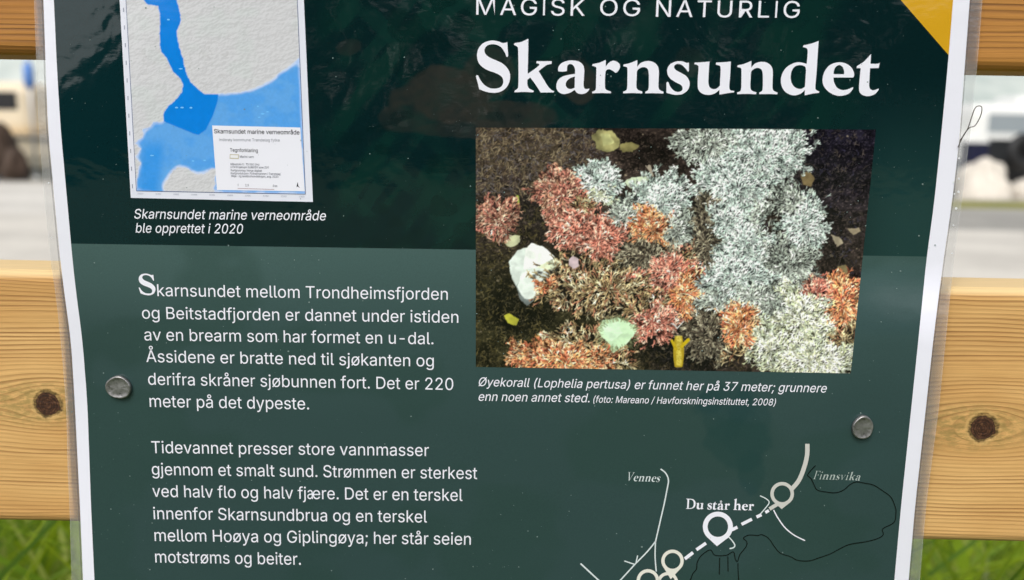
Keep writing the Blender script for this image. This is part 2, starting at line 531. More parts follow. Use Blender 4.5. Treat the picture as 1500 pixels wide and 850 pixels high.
q = gpoint(42.0, 110.0, 23.0); buoy((q[0], 23.0, q[2]-2.9))

# tall grass just behind the fence
def tall_grass():
    r2 = np.random.default_rng(21)
    V, F, C = [], [], []
    n = 3600
    cols = [lin(c) for c in ((158, 182, 40), (172, 192, 46), (128, 162, 32), (96, 132, 34), (190, 200, 104), (136, 164, 58), (150, 178, 44))]
    for i in range(n):
        y = 0.22 + 2.0*r2.random()**1.2
        x = (r2.random()*2-1)*(0.55+0.75*y)
        lean = r2.normal(0, 0.45, 2)
        top = 0.88 - 0.30*(y-0.15) + r2.normal(0, 0.03)
        top = min(top, 0.90-0.17*y)
        base = max(0.0, top-0.55)
        h = top-base; w = 0.0045+0.0070*r2.random()**2
        a = r2.random()*math.pi; dx, dy = math.cos(a)*w, math.sin(a)*w
        c = cols[r2.integers(len(cols))]*(0.8+0.4*r2.random())
        b = len(V); k = 5
        for j in range(k):
            t = j/(k-1); ww = (1-t**2)*1.0 + 0.04
            cx, cy = x+lean[0]*h*t*t*1.6, y+lean[1]*h*t*t
            V += [(cx-dx*ww, cy-dy*ww, base+h*t), (cx+dx*ww, cy+dy*ww, base+h*t)]
            C += [c, c]
        for j in range(k-1):
            F.append((b+2*j, b+2*j+1, b+2*j+3, b+2*j+2))
        if r2.random() < 0.12:                            # pale seed head
            ps = lin((176, 186, 136)); b = len(V); s = 0.0025+0.003*r2.random(); L = 0.015+0.02*r2.random()
            cx, cy, cz = x+lean[0]*h*1.6, y+lean[1]*h, base+h
            for (ux, uy, uz) in ((0, 0, -L), (s, 0, 0), (0, s, 0), (-s, 0, 0), (0, -s, 0), (0, 0, L*0.8)):
                V.append((cx+ux, cy+uy, cz+uz)); C.append(ps)
            for j in range(4):
                F.append((b, b+1+(j+1) % 4, b+1+j)); F.append((b+5, b+1+j, b+1+(j+1) % 4))
    g = NG('grass blades'); a = g.node('ShaderNodeAttribute', attribute_name='Col')
    bs = g.bsdf(a.outputs['Color'], 0.5, spec=0.3)
    tr = g.node('ShaderNodeBsdfTranslucent'); g.l.new(a.outputs['Color'], tr.inputs[0])
    mx = g.node('ShaderNodeMixShader'); mx.inputs[0].default_value = 0.45
    g.l.new(bs.outputs[0], mx.inputs[1]); g.l.new(tr.outputs[0], mx.inputs[2]); g.l.new(mx.outputs[0], g.out.inputs[0])
    o = mesh_np('tall_grass', V, F, g.m, cols=np.array(C))
    tag(o, 'lush tall grass growing behind and below the lower plank', 'grass', kind='stuff')
tall_grass()

# ------------------------------------------------------------------ the fence
def wood_mat(name, knots, seed, light, mid, dark, F0=420.0, line=0.75, ztop=9.0):
    g = NG(name); v, x, y, z = g.coords('Object')
    # the flat cut keeps its figure round the corner to the top face
    zz = g.math('MULTIPLY_ADD', y, 0.55, z)
    xs = g.math('ADD', x, seed*1.37)
    warp = g.noise(g.comb(g.math('MULTIPLY', xs, 5.0), 0.0, g.math('MULTIPLY', zz, 22.0)), 1.0, 3.0, 0.55)
    psi = g.math('MULTIPLY_ADD', warp, 0.010, zz)
    kd = []
    for (kx, kz, kr) in knots:
        dx = g.math('SUBTRACT', x, kx); dz = g.math('SUBTRACT', z, kz)
        dx2 = g.math('MULTIPLY', g.math('MULTIPLY', dx, dx), 0.22)
        r2 = g.math('ADD', dx2, g.math('MULTIPLY', dz, dz))
        push = g.math('DIVIDE', g.math('MULTIPLY', dz, kr*kr*2.4), g.math('ADD', r2, kr*kr*1.1))
        psi = g.math('SUBTRACT', psi, push)
        rn = g.noise(g.comb(g.math('MULTIPLY', dx, 260.0), seed, g.math('MULTIPLY', dz, 260.0)), 1.0, 3.0, 0.6)
        rr = g.math('SQRT', g.math('ADD', g.math('MULTIPLY', dx, dx), g.math('MULTIPLY', dz, dz)))
        rr = g.math('MULTIPLY_ADD', g.math('SUBTRACT', rn, 0.5), 0.0032, rr)
        asym = g.math('SQRT', g.math('ADD', g.math('MULTIPLY', g.math('MULTIPLY', g.math('ADD', dx, 0.004), g.math('ADD', dx, 0.004)), 0.16), g.math('MULTIPLY', dz, dz)))
        kd.append((rr, asym, kr, rn))
    jit = g.noise(g.comb(g.math('MULTIPLY', xs, 7.0), seed*3.1, g.math('MULTIPLY', psi, 90.0)), 1.0, 3.0, 0.6)
    dens = g.noise(g.comb(g.math('MULTIPLY', xs, 1.2), seed, g.math('MULTIPLY', psi, 26.0)), 1.0, 1.0, 0.5)
    ph = g.math('MULTIPLY_ADD', psi, F0, g.math('MULTIPLY_ADD', jit, 1.5, g.math('MULTIPLY', dens, 7.0)))
    fr = g.math('FRACT', ph)
    ring = g.math('MULTIPLY', g.step(fr, 0.25, 0.88), g.step(fr, 1.0, 0.90))
    amp = g.noise(g.comb(g.math('MULTIPLY', xs, 4.0), seed+5, g.math('MULTIPLY', psi, 130.0)), 1.0, 2.0, 0.6)
    ring = g.math('MULTIPLY', ring, g.math('MULTIPLY_ADD', g.step(amp, 0.3, 0.72), 0.95, 0.10))
    fib = g.noise(g.comb(g.math('MULTIPLY', xs, 40.0), seed, g.math('MULTIPLY', psi, 2200.0)), 1.0, 3.0, 0.7)
    pat = g.noise(g.comb(g.math('MULTIPLY', xs, 9.0), seed+9, g.math('MULTIPLY', psi, 34.0)), 1.0, 3.0, 0.6)
    col = g.mix(g.step(pat, 0.3, 0.7), L4(light), L4(mid))
    col = g.mix(g.math('MULTIPLY', ring, line), col, L4(dark))
    sc = g.math('MULTIPLY_ADD', fib, 0.62, 0.69)
    col = g.mix(1.0, col, g.comb(sc, sc, sc), 'MULTIPLY')
    # short dark checks along the grain
    ck = g.noise(g.comb(g.math('MULTIPLY', xs, 26.0), seed+2, g.math('MULTIPLY', psi, 900.0)), 1.0, 2.0, 0.6)
    col = g.mix(g.math('MULTIPLY', g.step(ck, 0.69, 0.76), 0.55), col, L4((92, 62, 30)))
    h = g.math('MULTIPLY_ADD', fib, 0.4, g.math('MULTIPLY', ring, -0.5))
    for rr, asym, kr, rn in kd:
        hn = g.noise(g.comb(g.math('MULTIPLY', dx, 220.0), seed+3, g.math('MULTIPLY', dz, 700.0)), 1.0, 3.0, 0.7)
        halo = g.math('MULTIPLY', g.step(asym, kr*2.7, kr*0.9), g.step(hn, 0.36, 0.62))
        col = g.mix(g.math('MULTIPLY', halo, 0.62), col, L4((128, 116, 62)))
        pale = g.math('MULTIPLY', g.step(rr, kr*1.6, kr*1.35), g.step(rn, 0.40, 0.55))
        col = g.mix(g.math('MULTIPLY', pale, 0.75), col, L4((206, 168, 106)))
        moss = g.step(rr, kr*1.32, kr*1.12)
        col = g.mix(g.math('MULTIPLY', moss, g.math('MULTIPLY_ADD', g.step(hn, 0.34, 0.6), 0.6, 0.35)), col, L4((78, 62, 32)))
        core = g.step(rr, kr*1.06, kr*0.92)
        kn = g.noise(g.comb(g.math('MULTIPLY', x, 700.0), seed, g.math('MULTIPLY', z, 700.0)), 1.0, 4.0, 0.7)
        kn = g.math('MULTIPLY_ADD', g.math('SINE', g.math('MULTIPLY', rr, 7200.0)), 0.07, kn)
        kc = g.ramp(kn,
                    [(0.30, L4((30, 18, 12))), (0.50, L4((64, 38, 24))), (0.66, L4((96, 64, 42))), (0.80, L4((150, 118, 84)))])
        col = g.mix(core, col, kc)
        h = g.math('SUBTRACT', h, g.math('MULTIPLY', moss, 0.8))
    # sky light on the top edge, painted in as a paler tone
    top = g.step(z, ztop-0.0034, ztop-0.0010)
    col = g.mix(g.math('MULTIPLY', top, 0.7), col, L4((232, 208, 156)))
    g.bsdf(col, 0.62, normal=g.bump(h, 0.35, 0.0006), spec=0.35)
    return g.m

fence = empty('wooden_fence', (0, 0.014, 0.0))
TH = 0.028
def plank(zb, zt, mat):
    bm = bmesh.new()
    add_box(bm, (0, 0, 0), (1.9, TH, zt-zb), 0.004, 5)
    me = bpy.data.meshes.new('plank'); bm.to_mesh(me); bm.free()
    me.polygons.foreach_set('use_smooth', [False]*len(me.polygons)); me.materials.append(mat)
    o = bpy.data.objects.new('plank', me); COL.objects.link(o); o.parent = fence
    o.location = (0, 0, (zb+zt)/2)
    return o
kl = on_plane(70.0, 592.0); kr_ = on_plane(1440.0, 627.0)
zc = (PLANK_TOP+PLANK_BOT)/2
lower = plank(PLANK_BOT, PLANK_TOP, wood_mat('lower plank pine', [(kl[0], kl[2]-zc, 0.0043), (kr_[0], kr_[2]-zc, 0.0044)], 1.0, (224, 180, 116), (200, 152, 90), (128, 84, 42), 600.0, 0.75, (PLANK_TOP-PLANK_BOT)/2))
lower['label'] = 'knotty pale lower plank'
upper = plank(UPPER_BOT, UPPER_BOT+0.095, wood_mat('upper plank pine', [], 4.0, (186, 130, 62), (162, 106, 46), (98, 60, 26), 560.0, 0.9))
upper['label'] = 'browner upper plank'
tag(fence, 'open fence of two horizontal knotty pine planks carrying the laminated sign', 'fence')
post_m = wood_mat('post pine', [], 8.0, (200, 156, 92), (180, 132, 72), (130, 90, 44))
for sx in (-0.80, 0.80):
    bm = bmesh.new(); add_box(bm, (0, 0, 0), (0.075, 0.075, 1.5), 0.004, 2)
    me = bpy.data.meshes.new('post'); bm.to_mesh(me); bm.free(); me.materials.append(post_m)
    o = bpy.data.objects.new('post', me); COL.objects.link(o); o.parent = fence; o.location = (sx, TH/2+0.0375+0.0005, 0.65)
# ------------------------------------------------------------------ the laminated sign
sign = empty('information_sign', tuple(at(750.0, 425.0, -0.001)))
tag(sign, 'laminated dark green information sign nailed to the fence, titled Skarnsundet', 'sign')

def xpoly(pts):
    ys = np.array([p[1] for p in pts], float); xs = np.array([p[0] for p in pts], float)
    def f(y):
        y = np.asarray(y, float)
        v = np.interp(y, ys, xs)
        s0 = (xs[1]-xs[0])/(ys[1]-ys[0]); s1 = (xs[-1]-xs[-2])/(ys[-1]-ys[-2])
        v = np.where(y < ys[0], xs[0]+s0*(y-ys[0]), v)
        return np.where(y > ys[-1], xs[-1]+s1*(y-ys[-1]), v)
    def sm(y):
        return sum(f(np.asarray(y, float)+k) for k in (-24, -12, 0, 12, 24))/5.0
    return sm
FILM_L = xpoly([(51, 0), (54, 80), (58, 190), (66, 290), (75, 380), (84, 440), (92, 520), (98.5, 600), (100, 680), (103, 740), (106, 850)])
WHITE_L = xpoly([(63.5, 0), (67, 100), (70.3, 190), (80, 294), (88, 378), (93, 420), (104, 500), (109.5, 590), (114, 680), (117, 740), (121.6, 850)])
INNER_L = xpoly([(79, 0), (83.5, 100), (89, 190), (98.5, 294), (106, 378), (110.5, 420), (121, 500), (128, 590), (131.3, 680), (133.3, 740), (138.4, 850)])
INNER_R = xpoly([(1396, 0), (1388, 100), (1377, 215), (1368, 300), (1357, 380), (1346, 490), (1334.6, 600), (1320, 740), (1310, 850)])
WHITE_R = xpoly([(1420.6, 0), (1413, 100), (1404, 215), (1394, 300), (1382, 380), (1368, 490), (1356, 600), (1340.6, 740), (1331, 850)])
FILM_R = xpoly([(1438, 0), (1430, 100), (1418, 215), (1407, 300), (1396, 380), (1385, 490), (1374, 600), (1355.5, 740), (1346.5, 850)])
YT, YB = -150.0, 1100.0
SKEW = 19.0                                     # the lines of the print fall this much from left to right

def rows_grid(fl, fr, y0, y1, nr, nc, skew=SKEW):
    t = np.linspace(0, 1, nr)[:, None]; s = np.linspace(0, 1, nc)[None, :]
    y = y0+(y1-y0)*t + skew*s*np.ones_like(t)
    x = fl(y)*(1-s)+fr(y)*s
    return x, y

# paper
px, py = rows_grid(WHITE_L, WHITE_R, YT-22, YB+22, 420, 260)
grid_np('paper', at(px, py, 0.0), print_mat('white paper', (234, 234, 245), 0.02, 0.12), sign)

# clear margin of the laminate, left, right, above and below the paper
def film_mat():
    g = NG('clear laminate'); v, x, y, z = g.coords('Object')
    nm = g.bump(g.noise(v, 130.0, 3.0, 0.6), 0.5, 0.0008)
    tr = g.node('ShaderNodeBsdfTransparent'); tr.inputs[0].default_value = (0.96, 0.96, 0.965, 1)
    df = g.node('ShaderNodeBsdfTranslucent'); df.inputs[0].default_value = (0.8, 0.8, 0.82, 1)
    d2 = g.node('ShaderNodeBsdfDiffuse'); d2.inputs[0].default_value = (0.75, 0.75, 0.78, 1)
    gl = g.node('ShaderNodeBsdfGlossy'); gl.inputs['Roughness'].default_value = 0.12; g.l.new(nm, gl.inputs['Normal'])
    fr = g.node('ShaderNodeFresnel'); fr.inputs['IOR'].default_value = 1.5; g.l.new(nm, fr.inputs['Normal'])
    def mx(f, a, b):
        q = g.node('ShaderNodeMixShader'); g.put(q.inputs[0], f); g.l.new(a, q.inputs[1]); g.l.new(b, q.inputs[2]); return q.outputs[0]
    hz = mx(0.8, df.outputs[0], d2.outputs[0])
    s = mx(g.math('MULTIPLY_ADD', g.noise(v, 90.0, 3.0, 0.6), 0.14, 0.15), tr.outputs[0], hz)
    s = mx(g.math('MULTIPLY', fr.outputs[0], 1.6), s, gl.outputs[0])
    g.l.new(s, g.out.inputs[0])
    return g.m
fm = film_mat()
def strip(fl, fr, lift0, lift1, nc=8):
    x, y = rows_grid(fl, fr, YT-22, YB+22, 160, nc, 0.0)
    lf = np.linspace(lift0, lift1, nc)[None, :]*np.ones_like(x)
    return at(x, y, lf)
grid_np('laminate_margin', strip(lambda y: FILM_L(y), lambda y: WHITE_L(y)-0.2, -0.0002, 0.0), fm, sign)
grid_np('laminate_margin', strip(lambda y: WHITE_R(y)+0.2, lambda y: FILM_R(y), 0.0, -0.0002), fm, sign)
xx, yy = rows_grid(FILM_L, FILM_R, YT-38, YT-22, 4, 50); grid_np('laminate_margin', at(xx, yy, 0.0), fm, sign)
xx, yy = rows_grid(FILM_L, FILM_R, YB+22, YB+38, 4, 50); grid_np('laminate_margin', at(xx, yy, 0.0), fm, sign)
# painted strips: pale highlight on the cut edge, dark shadow line at the seam
rim_m = NG('laminate rim highlight'); rim_m.bsdf((0.62, 0.62, 0.63, 1), 0.25, Alpha=0.32); rim_m = rim_m.m
seam_m = NG('laminate seam shadow'); seam_m.bsdf((0.16, 0.16, 0.18, 1), 0.3, Alpha=0.42); seam_m = seam_m.m
def wire_strip(name, f, w, mat, lift=0.0001):
    x, y = rows_grid(lambda yv: f(yv)-w/2, lambda yv: f(yv)+w/2, YT-22, YB+22, 160, 2, 0.0)
    grid_np(name, at(x, y, lift), mat, sign)
wire_strip('laminate_rim_highlight', lambda y: FILM_L(y)-0.2, 1.4, rim_m)
wire_strip('laminate_rim_highlight', lambda y: FILM_R(y)+0.2, 1.4, rim_m)
wire_strip('laminate_seam_shadow', lambda y: WHITE_L(y)-1.6, 2.2, seam_m)
wire_strip('laminate_seam_shadow', lambda y: WHITE_R(y)+1.2, 1.8, seam_m)

# printed grounds: dark header and the greener lower panel
T_HEAD = 0.0
def header_colors(px, py):
    c = np.zeros(px.shape+(3,)) + lin((8, 32, 34))
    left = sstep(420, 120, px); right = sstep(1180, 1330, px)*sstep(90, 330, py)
    c = c + left[..., None]*(lin((8, 42, 46))-lin((8, 32, 34)))*0.6
    c = c + right[..., None]*(lin((28, 58, 57))-lin((8, 32, 34)))  # reflection veil of the film, painted into the header's right side
    n = fbm(px/55, py/55, 3, 4)
    g = sstep(0.45, 0.7, fbm((px+py*0.8)/46, (px-py)/120, 9, 3))
    mid = sstep(440, 520, px)*sstep(1320, 1150, px)
    c = c + (g*mid)[..., None]*(lin((14, 50, 42))-lin((8, 32, 34)))*0.55
    # faint pale lattice of the header's background picture
    for (an, per, ph, am) in ((0.62, 62.0, 8.0, .5), (-0.85, 74.0, 30.0, .5)):
        uu = px*math.cos(an)+py*math.sin(an)+10*(n-0.5)
        k = sstep(0.30, 0.38, np.abs(((uu+ph)/per) % 1.0-0.5))*sstep(0.42, 0.6, fbm(px/90, py/70, 61, 3))*sstep(430, 500, px)*sstep(1000, 800, px)*am
        c = c*(1-k[..., None]) + k[..., None]*lin((15, 48, 43))
    # faint brownish picture printed very dark behind the heading
    for (cx, cy, rx, ry, a) in ((645, 140, 75, 42, .75), (760, 170, 70, 26, .6), (720, 108, 45, 36, .55), (845, 118, 32, 36, .7), (600, 175, 40, 24, .35), (510, 70, 24, 16, .3), (700, 190, 120, 14, .4), (1010, 95, 26, 26, .2)):
        d = np.hypot((px-cx)/rx, (py-cy)/ry) + 0.9*(n-0.5)
        k = sstep(1.0, 0.8, d)*a*(0.55+0.9*fbm(px/11, py/9, 21, 3))
        c = c*(1-k[..., None]) + k[..., None]*lin((44, 45, 41))
    k = sstep(0.56, 0.60, fbm(px/40+9, py/34, 31, 2))*sstep(470, 520, px)*sstep(900, 800, px)*0.4
    c = c*(1-k[..., None]) + k[..., None]*lin((5, 27, 27))
    return c
def panel_colors(px, py):
    base = np.interp(py, [355, 385, 470, 620, 760, 900], [0.0, 0.15, 0.7, 0.95, 1.0, 1.0])[..., None]
    c = (1-base)*lin((68, 93, 91)) + base*lin((47, 69, 69))
    # ghost shapes of the background picture
    for (cx, cy, rx, ry, a) in ((1062, 600, 42, 40, .5), (1080, 650, 44, 44, .6), (1100, 690, 20, 30, .55), (1040, 590, 20, 20, .4), (1095, 630, 34, 60, .4)):
        k = sstep(1.05, 0.85, np.hypot((px-cx)/rx, (py-cy)/ry)+0.7*(fbm(px/26, py/26, 5, 3)-0.5))*a
        c = c*(1-k[..., None]) + k[..., None]*lin((29, 60, 62))
    k = sstep(0.5, 0.62, fbm(px/150, py/110, 41, 3))*0.35
    c = c*(1-k[..., None]) + k[..., None]*lin((38, 64, 58))
    return c
pm = print_mat('printed ground', None, 0.20, 0.05)
t = np.linspace(0, 1, 300)[:, None]; s = np.linspace(0, 1, 640)[None, :]
def split_grid(y0, y1, nr, nc):
    t = np.linspace(0, 1, nr)[:, None]; s = np.linspace(0, 1, nc)[None, :]
    y = y0+(y1-y0)*t + SKEW*s
    return INNER_L(y)*(1-s)+INNER_R(y)*s, y
x, y = split_grid(YT, 357.0, 250, 620)
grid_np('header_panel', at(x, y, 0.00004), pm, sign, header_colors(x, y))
x, y = split_grid(357.0, YB, 220, 400)
grid_np('text_panel', at(x, y, 0.00004), print_mat('printed lower ground', None, 0.20, 0.19), sign, panel_colors(x, y))
# gold corner
def flat_poly(name, pts, mat, lift, parent=sign, sub=10):
    """triangle/quad fan subdivided so that it follows the sheet"""
    pts = np.array(pts, float)
    if len(pts) == 3: pts = np.vstack([pts, pts[2:]+1e-3])
    t = np.linspace(0, 1, sub*3)[:, None, None]; s = np.linspace(0, 1, sub*3)[None, :, None]
    P = (pts[0]*(1-s)+pts[1]*s)*(1-t) + (pts[3]*(1-s)+pts[2]*s)*t
    return grid_np(name, at(P[..., 0], P[..., 1], lift), mat, parent)
flat_poly('gold_corner', [(1192, YT+16), (float(INNER_R(YT+18)), YT+18.5), (float(INNER_R(81)), 81), (1320, 1)], print_mat('gold ink', (208, 158, 34), 0.08), 0.00008)

# ---- printed picture of the coral: drawn stroke by stroke, then printed as one sheet of tinted dots
def coral_print():
    OX, OY, S = 688.0, 178.0, 2.0
    W, H = 1220, 770
    yy, xx = np.mgrid[0:H, 0:W]; X = xx/S+OX; Y = yy/S+OY
    r = np.random.default_rng(5)
    A = np.zeros((H, W, 3))
    def mixc(a, b, k): return a*(1-k[..., None]) + b*k[..., None]
    N = {q: fbm(X/q, Y/(q*0.85), int(q*7)+2, 3) for q in (2.2, 5.0, 9.0, 16.0, 34.0)}     # noise fields, reused shifted
    def nz(q, k): return np.roll(N[q], (int(k*97) % H, int(k*61) % W), (0, 1))
    # sea bed
    base = np.zeros((H, W, 3)) + np.array((46., 39., 36.))
    base = mixc(base, np.array((30., 28., 38.)), sstep(1120, 1200, X)*sstep(420, 180, Y))
    base = mixc(base, np.array((40., 38., 26.)), sstep(330, 430, Y)*sstep(1000, 900, X))
    base = mixc(base, np.array((70., 62., 50.)), sstep(880, 800, X)*sstep(265, 225, Y)*0.8)
    base = mixc(base, np.array((16., 15., 18.)), sstep(1.2, 0.5, np.hypot((X-1010)/75, (Y-505)/45))*0.85)
    base = mixc(base, np.array((20., 18., 18.)), sstep(1.1, 0.5, np.hypot((X-800)/60, (Y-300)/40))*0.6)
    base = mixc(base, np.array((18., 18., 14.)), sstep(1.2, 0.5, np.hypot((X-760)/60, (Y-450)/50))*0.6)
    A[:] = base*(0.15+0.9*N[9.0]+0.75*N[2.2])[..., None]*(0.5+1.0*N[34.0])[..., None]
    A += (np.clip(N[2.2]-0.60, 0, 1)*170)[..., None]*np.array((1, .9, .75))
    def stroke(x0, y0, x1, y1, w0, w1, col, alpha=1.0):
        x0, y0, x1, y1 = (x0-OX)*S, (y0-OY)*S, (x1-OX)*S, (y1-OY)*S
        w0 *= S; w1 *= S
        p = max(w0, w1)+1.5
        a, b = int(max(0, min(x0, x1)-p)), int(min(W, max(x0, x1)+p+1))
        c, d = int(max(0, min(y0, y1)-p)), int(min(H, max(y0, y1)+p+1))
        if a >= b or c >= d: return
        gx = np.arange(a, b)[None, :]; gy = np.arange(c, d)[:, None]
        dx, dy = x1-x0, y1-y0; L2 = dx*dx+dy*dy+1e-6
        t = ((gx-x0)*dx+(gy-y0)*dy)/L2
        t = np.minimum(np.maximum(t, 0), 1)
        dist = np.sqrt((gx-x0-t*dx)**2+(gy-y0-t*dy)**2)
        k = np.minimum(np.maximum(w0+(w1-w0)*t-dist+0.5, 0), 1)*alpha
        A[c:d, a:b] += k[..., None]*(col-A[c:d, a:b])
    def facet(poly, col, seed, rough=2.5, shade=0.25):
        jx = X+rough*2*(nz(9.0, seed)-0.5); jy = Y+rough*2*(nz(9.0, seed+5)-0.5)
        P = np.array(poly, float)
        m = in_poly(jx, jy, poly).astype(float)
        for ax in (0, 1): m = (np.roll(m, 1, ax)+2*m+np.roll(m, -1, ax))/4
        tone = 1+shade*(nz(16.0, seed+2)-0.5)*2+0.12*(nz(5.0, seed+9)-0.5)
        A[:] = mixc(A, np.clip(np.array(col, float)*tone[..., None], 0, 250), m)
    def twigs(n, x0, x1, y0, y1, cols, ln, al=0.8):
        for i in range(n):
            cx, cy = x0+(x1-x0)*r.random(), y0+(y1-y0)*r.random()
            a = r.random()*6.283; l = ln*(0.5+r.random())
            c = np.array(cols[r.integers(len(cols))], float)*(0.6+0.7*r.random())
            qx, qy = cx+l*math.cos(a), cy+l*math.sin(a)
            stroke(cx, cy, qx, qy, .75, .55, c, al)
            for k in range(r.integers(1, 3)):
                b = a+r.normal(0, 0.8)
                stroke(qx, qy, qx+l*.6*math.cos(b), qy+l*.6*math.sin(b), .55, .45, c*1.15, al)
    twigs(1500, 697, 880, 190, 285, ((96, 84, 66), (112, 102, 82), (72, 62, 54), (80, 76, 78)), 5, .85)
    twigs(700, 697, 800, 300, 542, ((80, 72, 44), (64, 58, 38), (92, 84, 58)), 4, .7)
    twigs(500, 1120, 1265, 190, 430, ((62, 58, 54), (78, 70, 62), (48, 46, 60)), 4, .7)
    twigs(500, 860, 1110, 460, 547, ((60, 54, 36), (48, 44, 36), (86, 74, 54)), 4, .6)
    for i in range(320):
        cx, cy = 697+560*r.random(), 190+350*r.random(); s = .5+1.7*r.random()**4
        stroke(cx, cy, cx+s, cy+.4*s, s, s*.8, np.array((150, 138, 116.))*(0.4+0.8*r.random()), .75)
    # sponges and stones on the sea bed
    facet([(868, 198), (880, 190), (896, 193), (909, 203), (906, 217), (890, 223), (873, 217)], (150, 146, 100), 3, 4, .4)
    facet([(878, 196), (893, 196), (900, 208), (886, 214)], (176, 176, 124), 4, 4, .4)
    facet([(908, 212), (924, 208), (936, 214), (926, 222), (912, 222)], (112, 106, 70), 9, 4, .4)
    facet([(916, 267), (925, 259), (945, 257), (955, 262), (942, 271), (924, 276)], (188, 200, 172), 5)
    facet([(738, 352), (748, 344), (762, 346), (763, 356), (752, 362), (742, 360)], (172, 174, 140), 7)
    facet([(755, 412), (790, 416), (786, 438), (772, 448), (760, 436)], (112, 120, 118), 15, 2, .3)
    facet([(745, 384), (757, 368), (771, 362), (768, 396), (757, 420), (748, 404)], (196, 206, 198), 13, 1.5, .2)
    facet([(770, 364), (779, 356), (795, 361), (813, 377), (802, 388), (785, 393), (767, 396)], (234, 240, 232), 14, 1.5, .12)
    facet([(767, 394), (785, 392), (802, 387), (824, 386), (806, 408), (788, 436), (768, 438), (757, 420)], (220, 230, 221), 16, 1.5, .16)
    facet([(785, 392), (800, 384), (813, 378), (826, 386), (808, 396)], (212, 220, 190), 17, 1.5, .2)
    facet([(1172, 256), (1186, 250), (1193, 262), (1188, 274), (1176, 272)], (112, 98, 70), 19, 2, .4)
    facet([(1217, 344), (1230, 346), (1236, 356), (1226, 362)], (156, 146, 124), 23)
    facet([(1240, 334), (1258, 334), (1262, 340), (1250, 344)], (146, 134, 112), 25)
    facet([(1228, 390), (1240, 388), (1243, 402), (1234, 410), (1226, 402)], (118, 108, 78), 27)
    facet([(738, 464), (746, 460), (760, 468), (756, 476), (744, 474)], (176, 174, 66), 29)
    facet([(785, 492), (795, 488), (800, 500), (792, 508)], (102, 104, 34), 35)
    stroke(759, 308, 758, 288, 3.4, 2.0, np.array((150, 168, 76.)))
    stroke(956, 258, 951, 244, 1.6, 2.6, np.array((156, 146, 130.))); stroke(956, 256, 946, 243, .9, .7, np.array((156, 146, 130.)))
    stroke(1240, 412, 1237, 414, 2, 1.2, np.array((150, 170, 240.)))
    # ---- coral: irregular colonies growing into each other
    PAL = {
        'W': ((206, 220, 214), (190, 206, 198), (226, 234, 226), (172, 188, 180), (198, 216, 206), (212, 218, 214)),
        'G': ((180, 190, 180), (156, 164, 154), (206, 214, 204), (132, 136, 128), (190, 196, 184)),
        'Y': ((222, 228, 202), (206, 214, 180), (232, 236, 220), (188, 194, 154), (216, 222, 208), (226, 226, 190)),
        'P': ((206, 124, 108), (220, 140, 122), (180, 102, 88), (226, 156, 136), (168, 104, 88), (228, 192, 172)),
        'D': ((162, 98, 88), (180, 112, 98), (140, 86, 74), (196, 148, 126), (206, 180, 156), (150, 110, 88)),
        'O': ((202, 118, 86), (216, 142, 100), (184, 100, 74), (226, 176, 128), (200, 132, 82), (230, 202, 164)),
        'C': ((200, 182, 142), (172, 150, 110), (142, 120, 86), (218, 206, 172), (122, 96, 70), (174, 118, 92)),
        'B': ((122, 112, 96), (96, 86, 72), (152, 144, 124), (80, 70, 60))}
    UND = {'W': (56, 62, 62), 'G': (46, 46, 46), 'Y': (76, 76, 60), 'P': (66, 38, 34), 'D': (52, 33, 31), 'O': (74, 42, 30), 'C': (30, 25, 22), 'B': (40, 35, 32)}
    LEN = {'W': 6.5, 'G': 7.0, 'Y': 7.5, 'P': 7.0, 'D': 7.0, 'O': 7.5, 'C': 9.0, 'B': 7.0}
    DEN = {'W': 1.0, 'G': .85, 'Y': 1.0, 'P': .9, 'D': .85, 'O': .9, 'C': .42, 'B': .55}
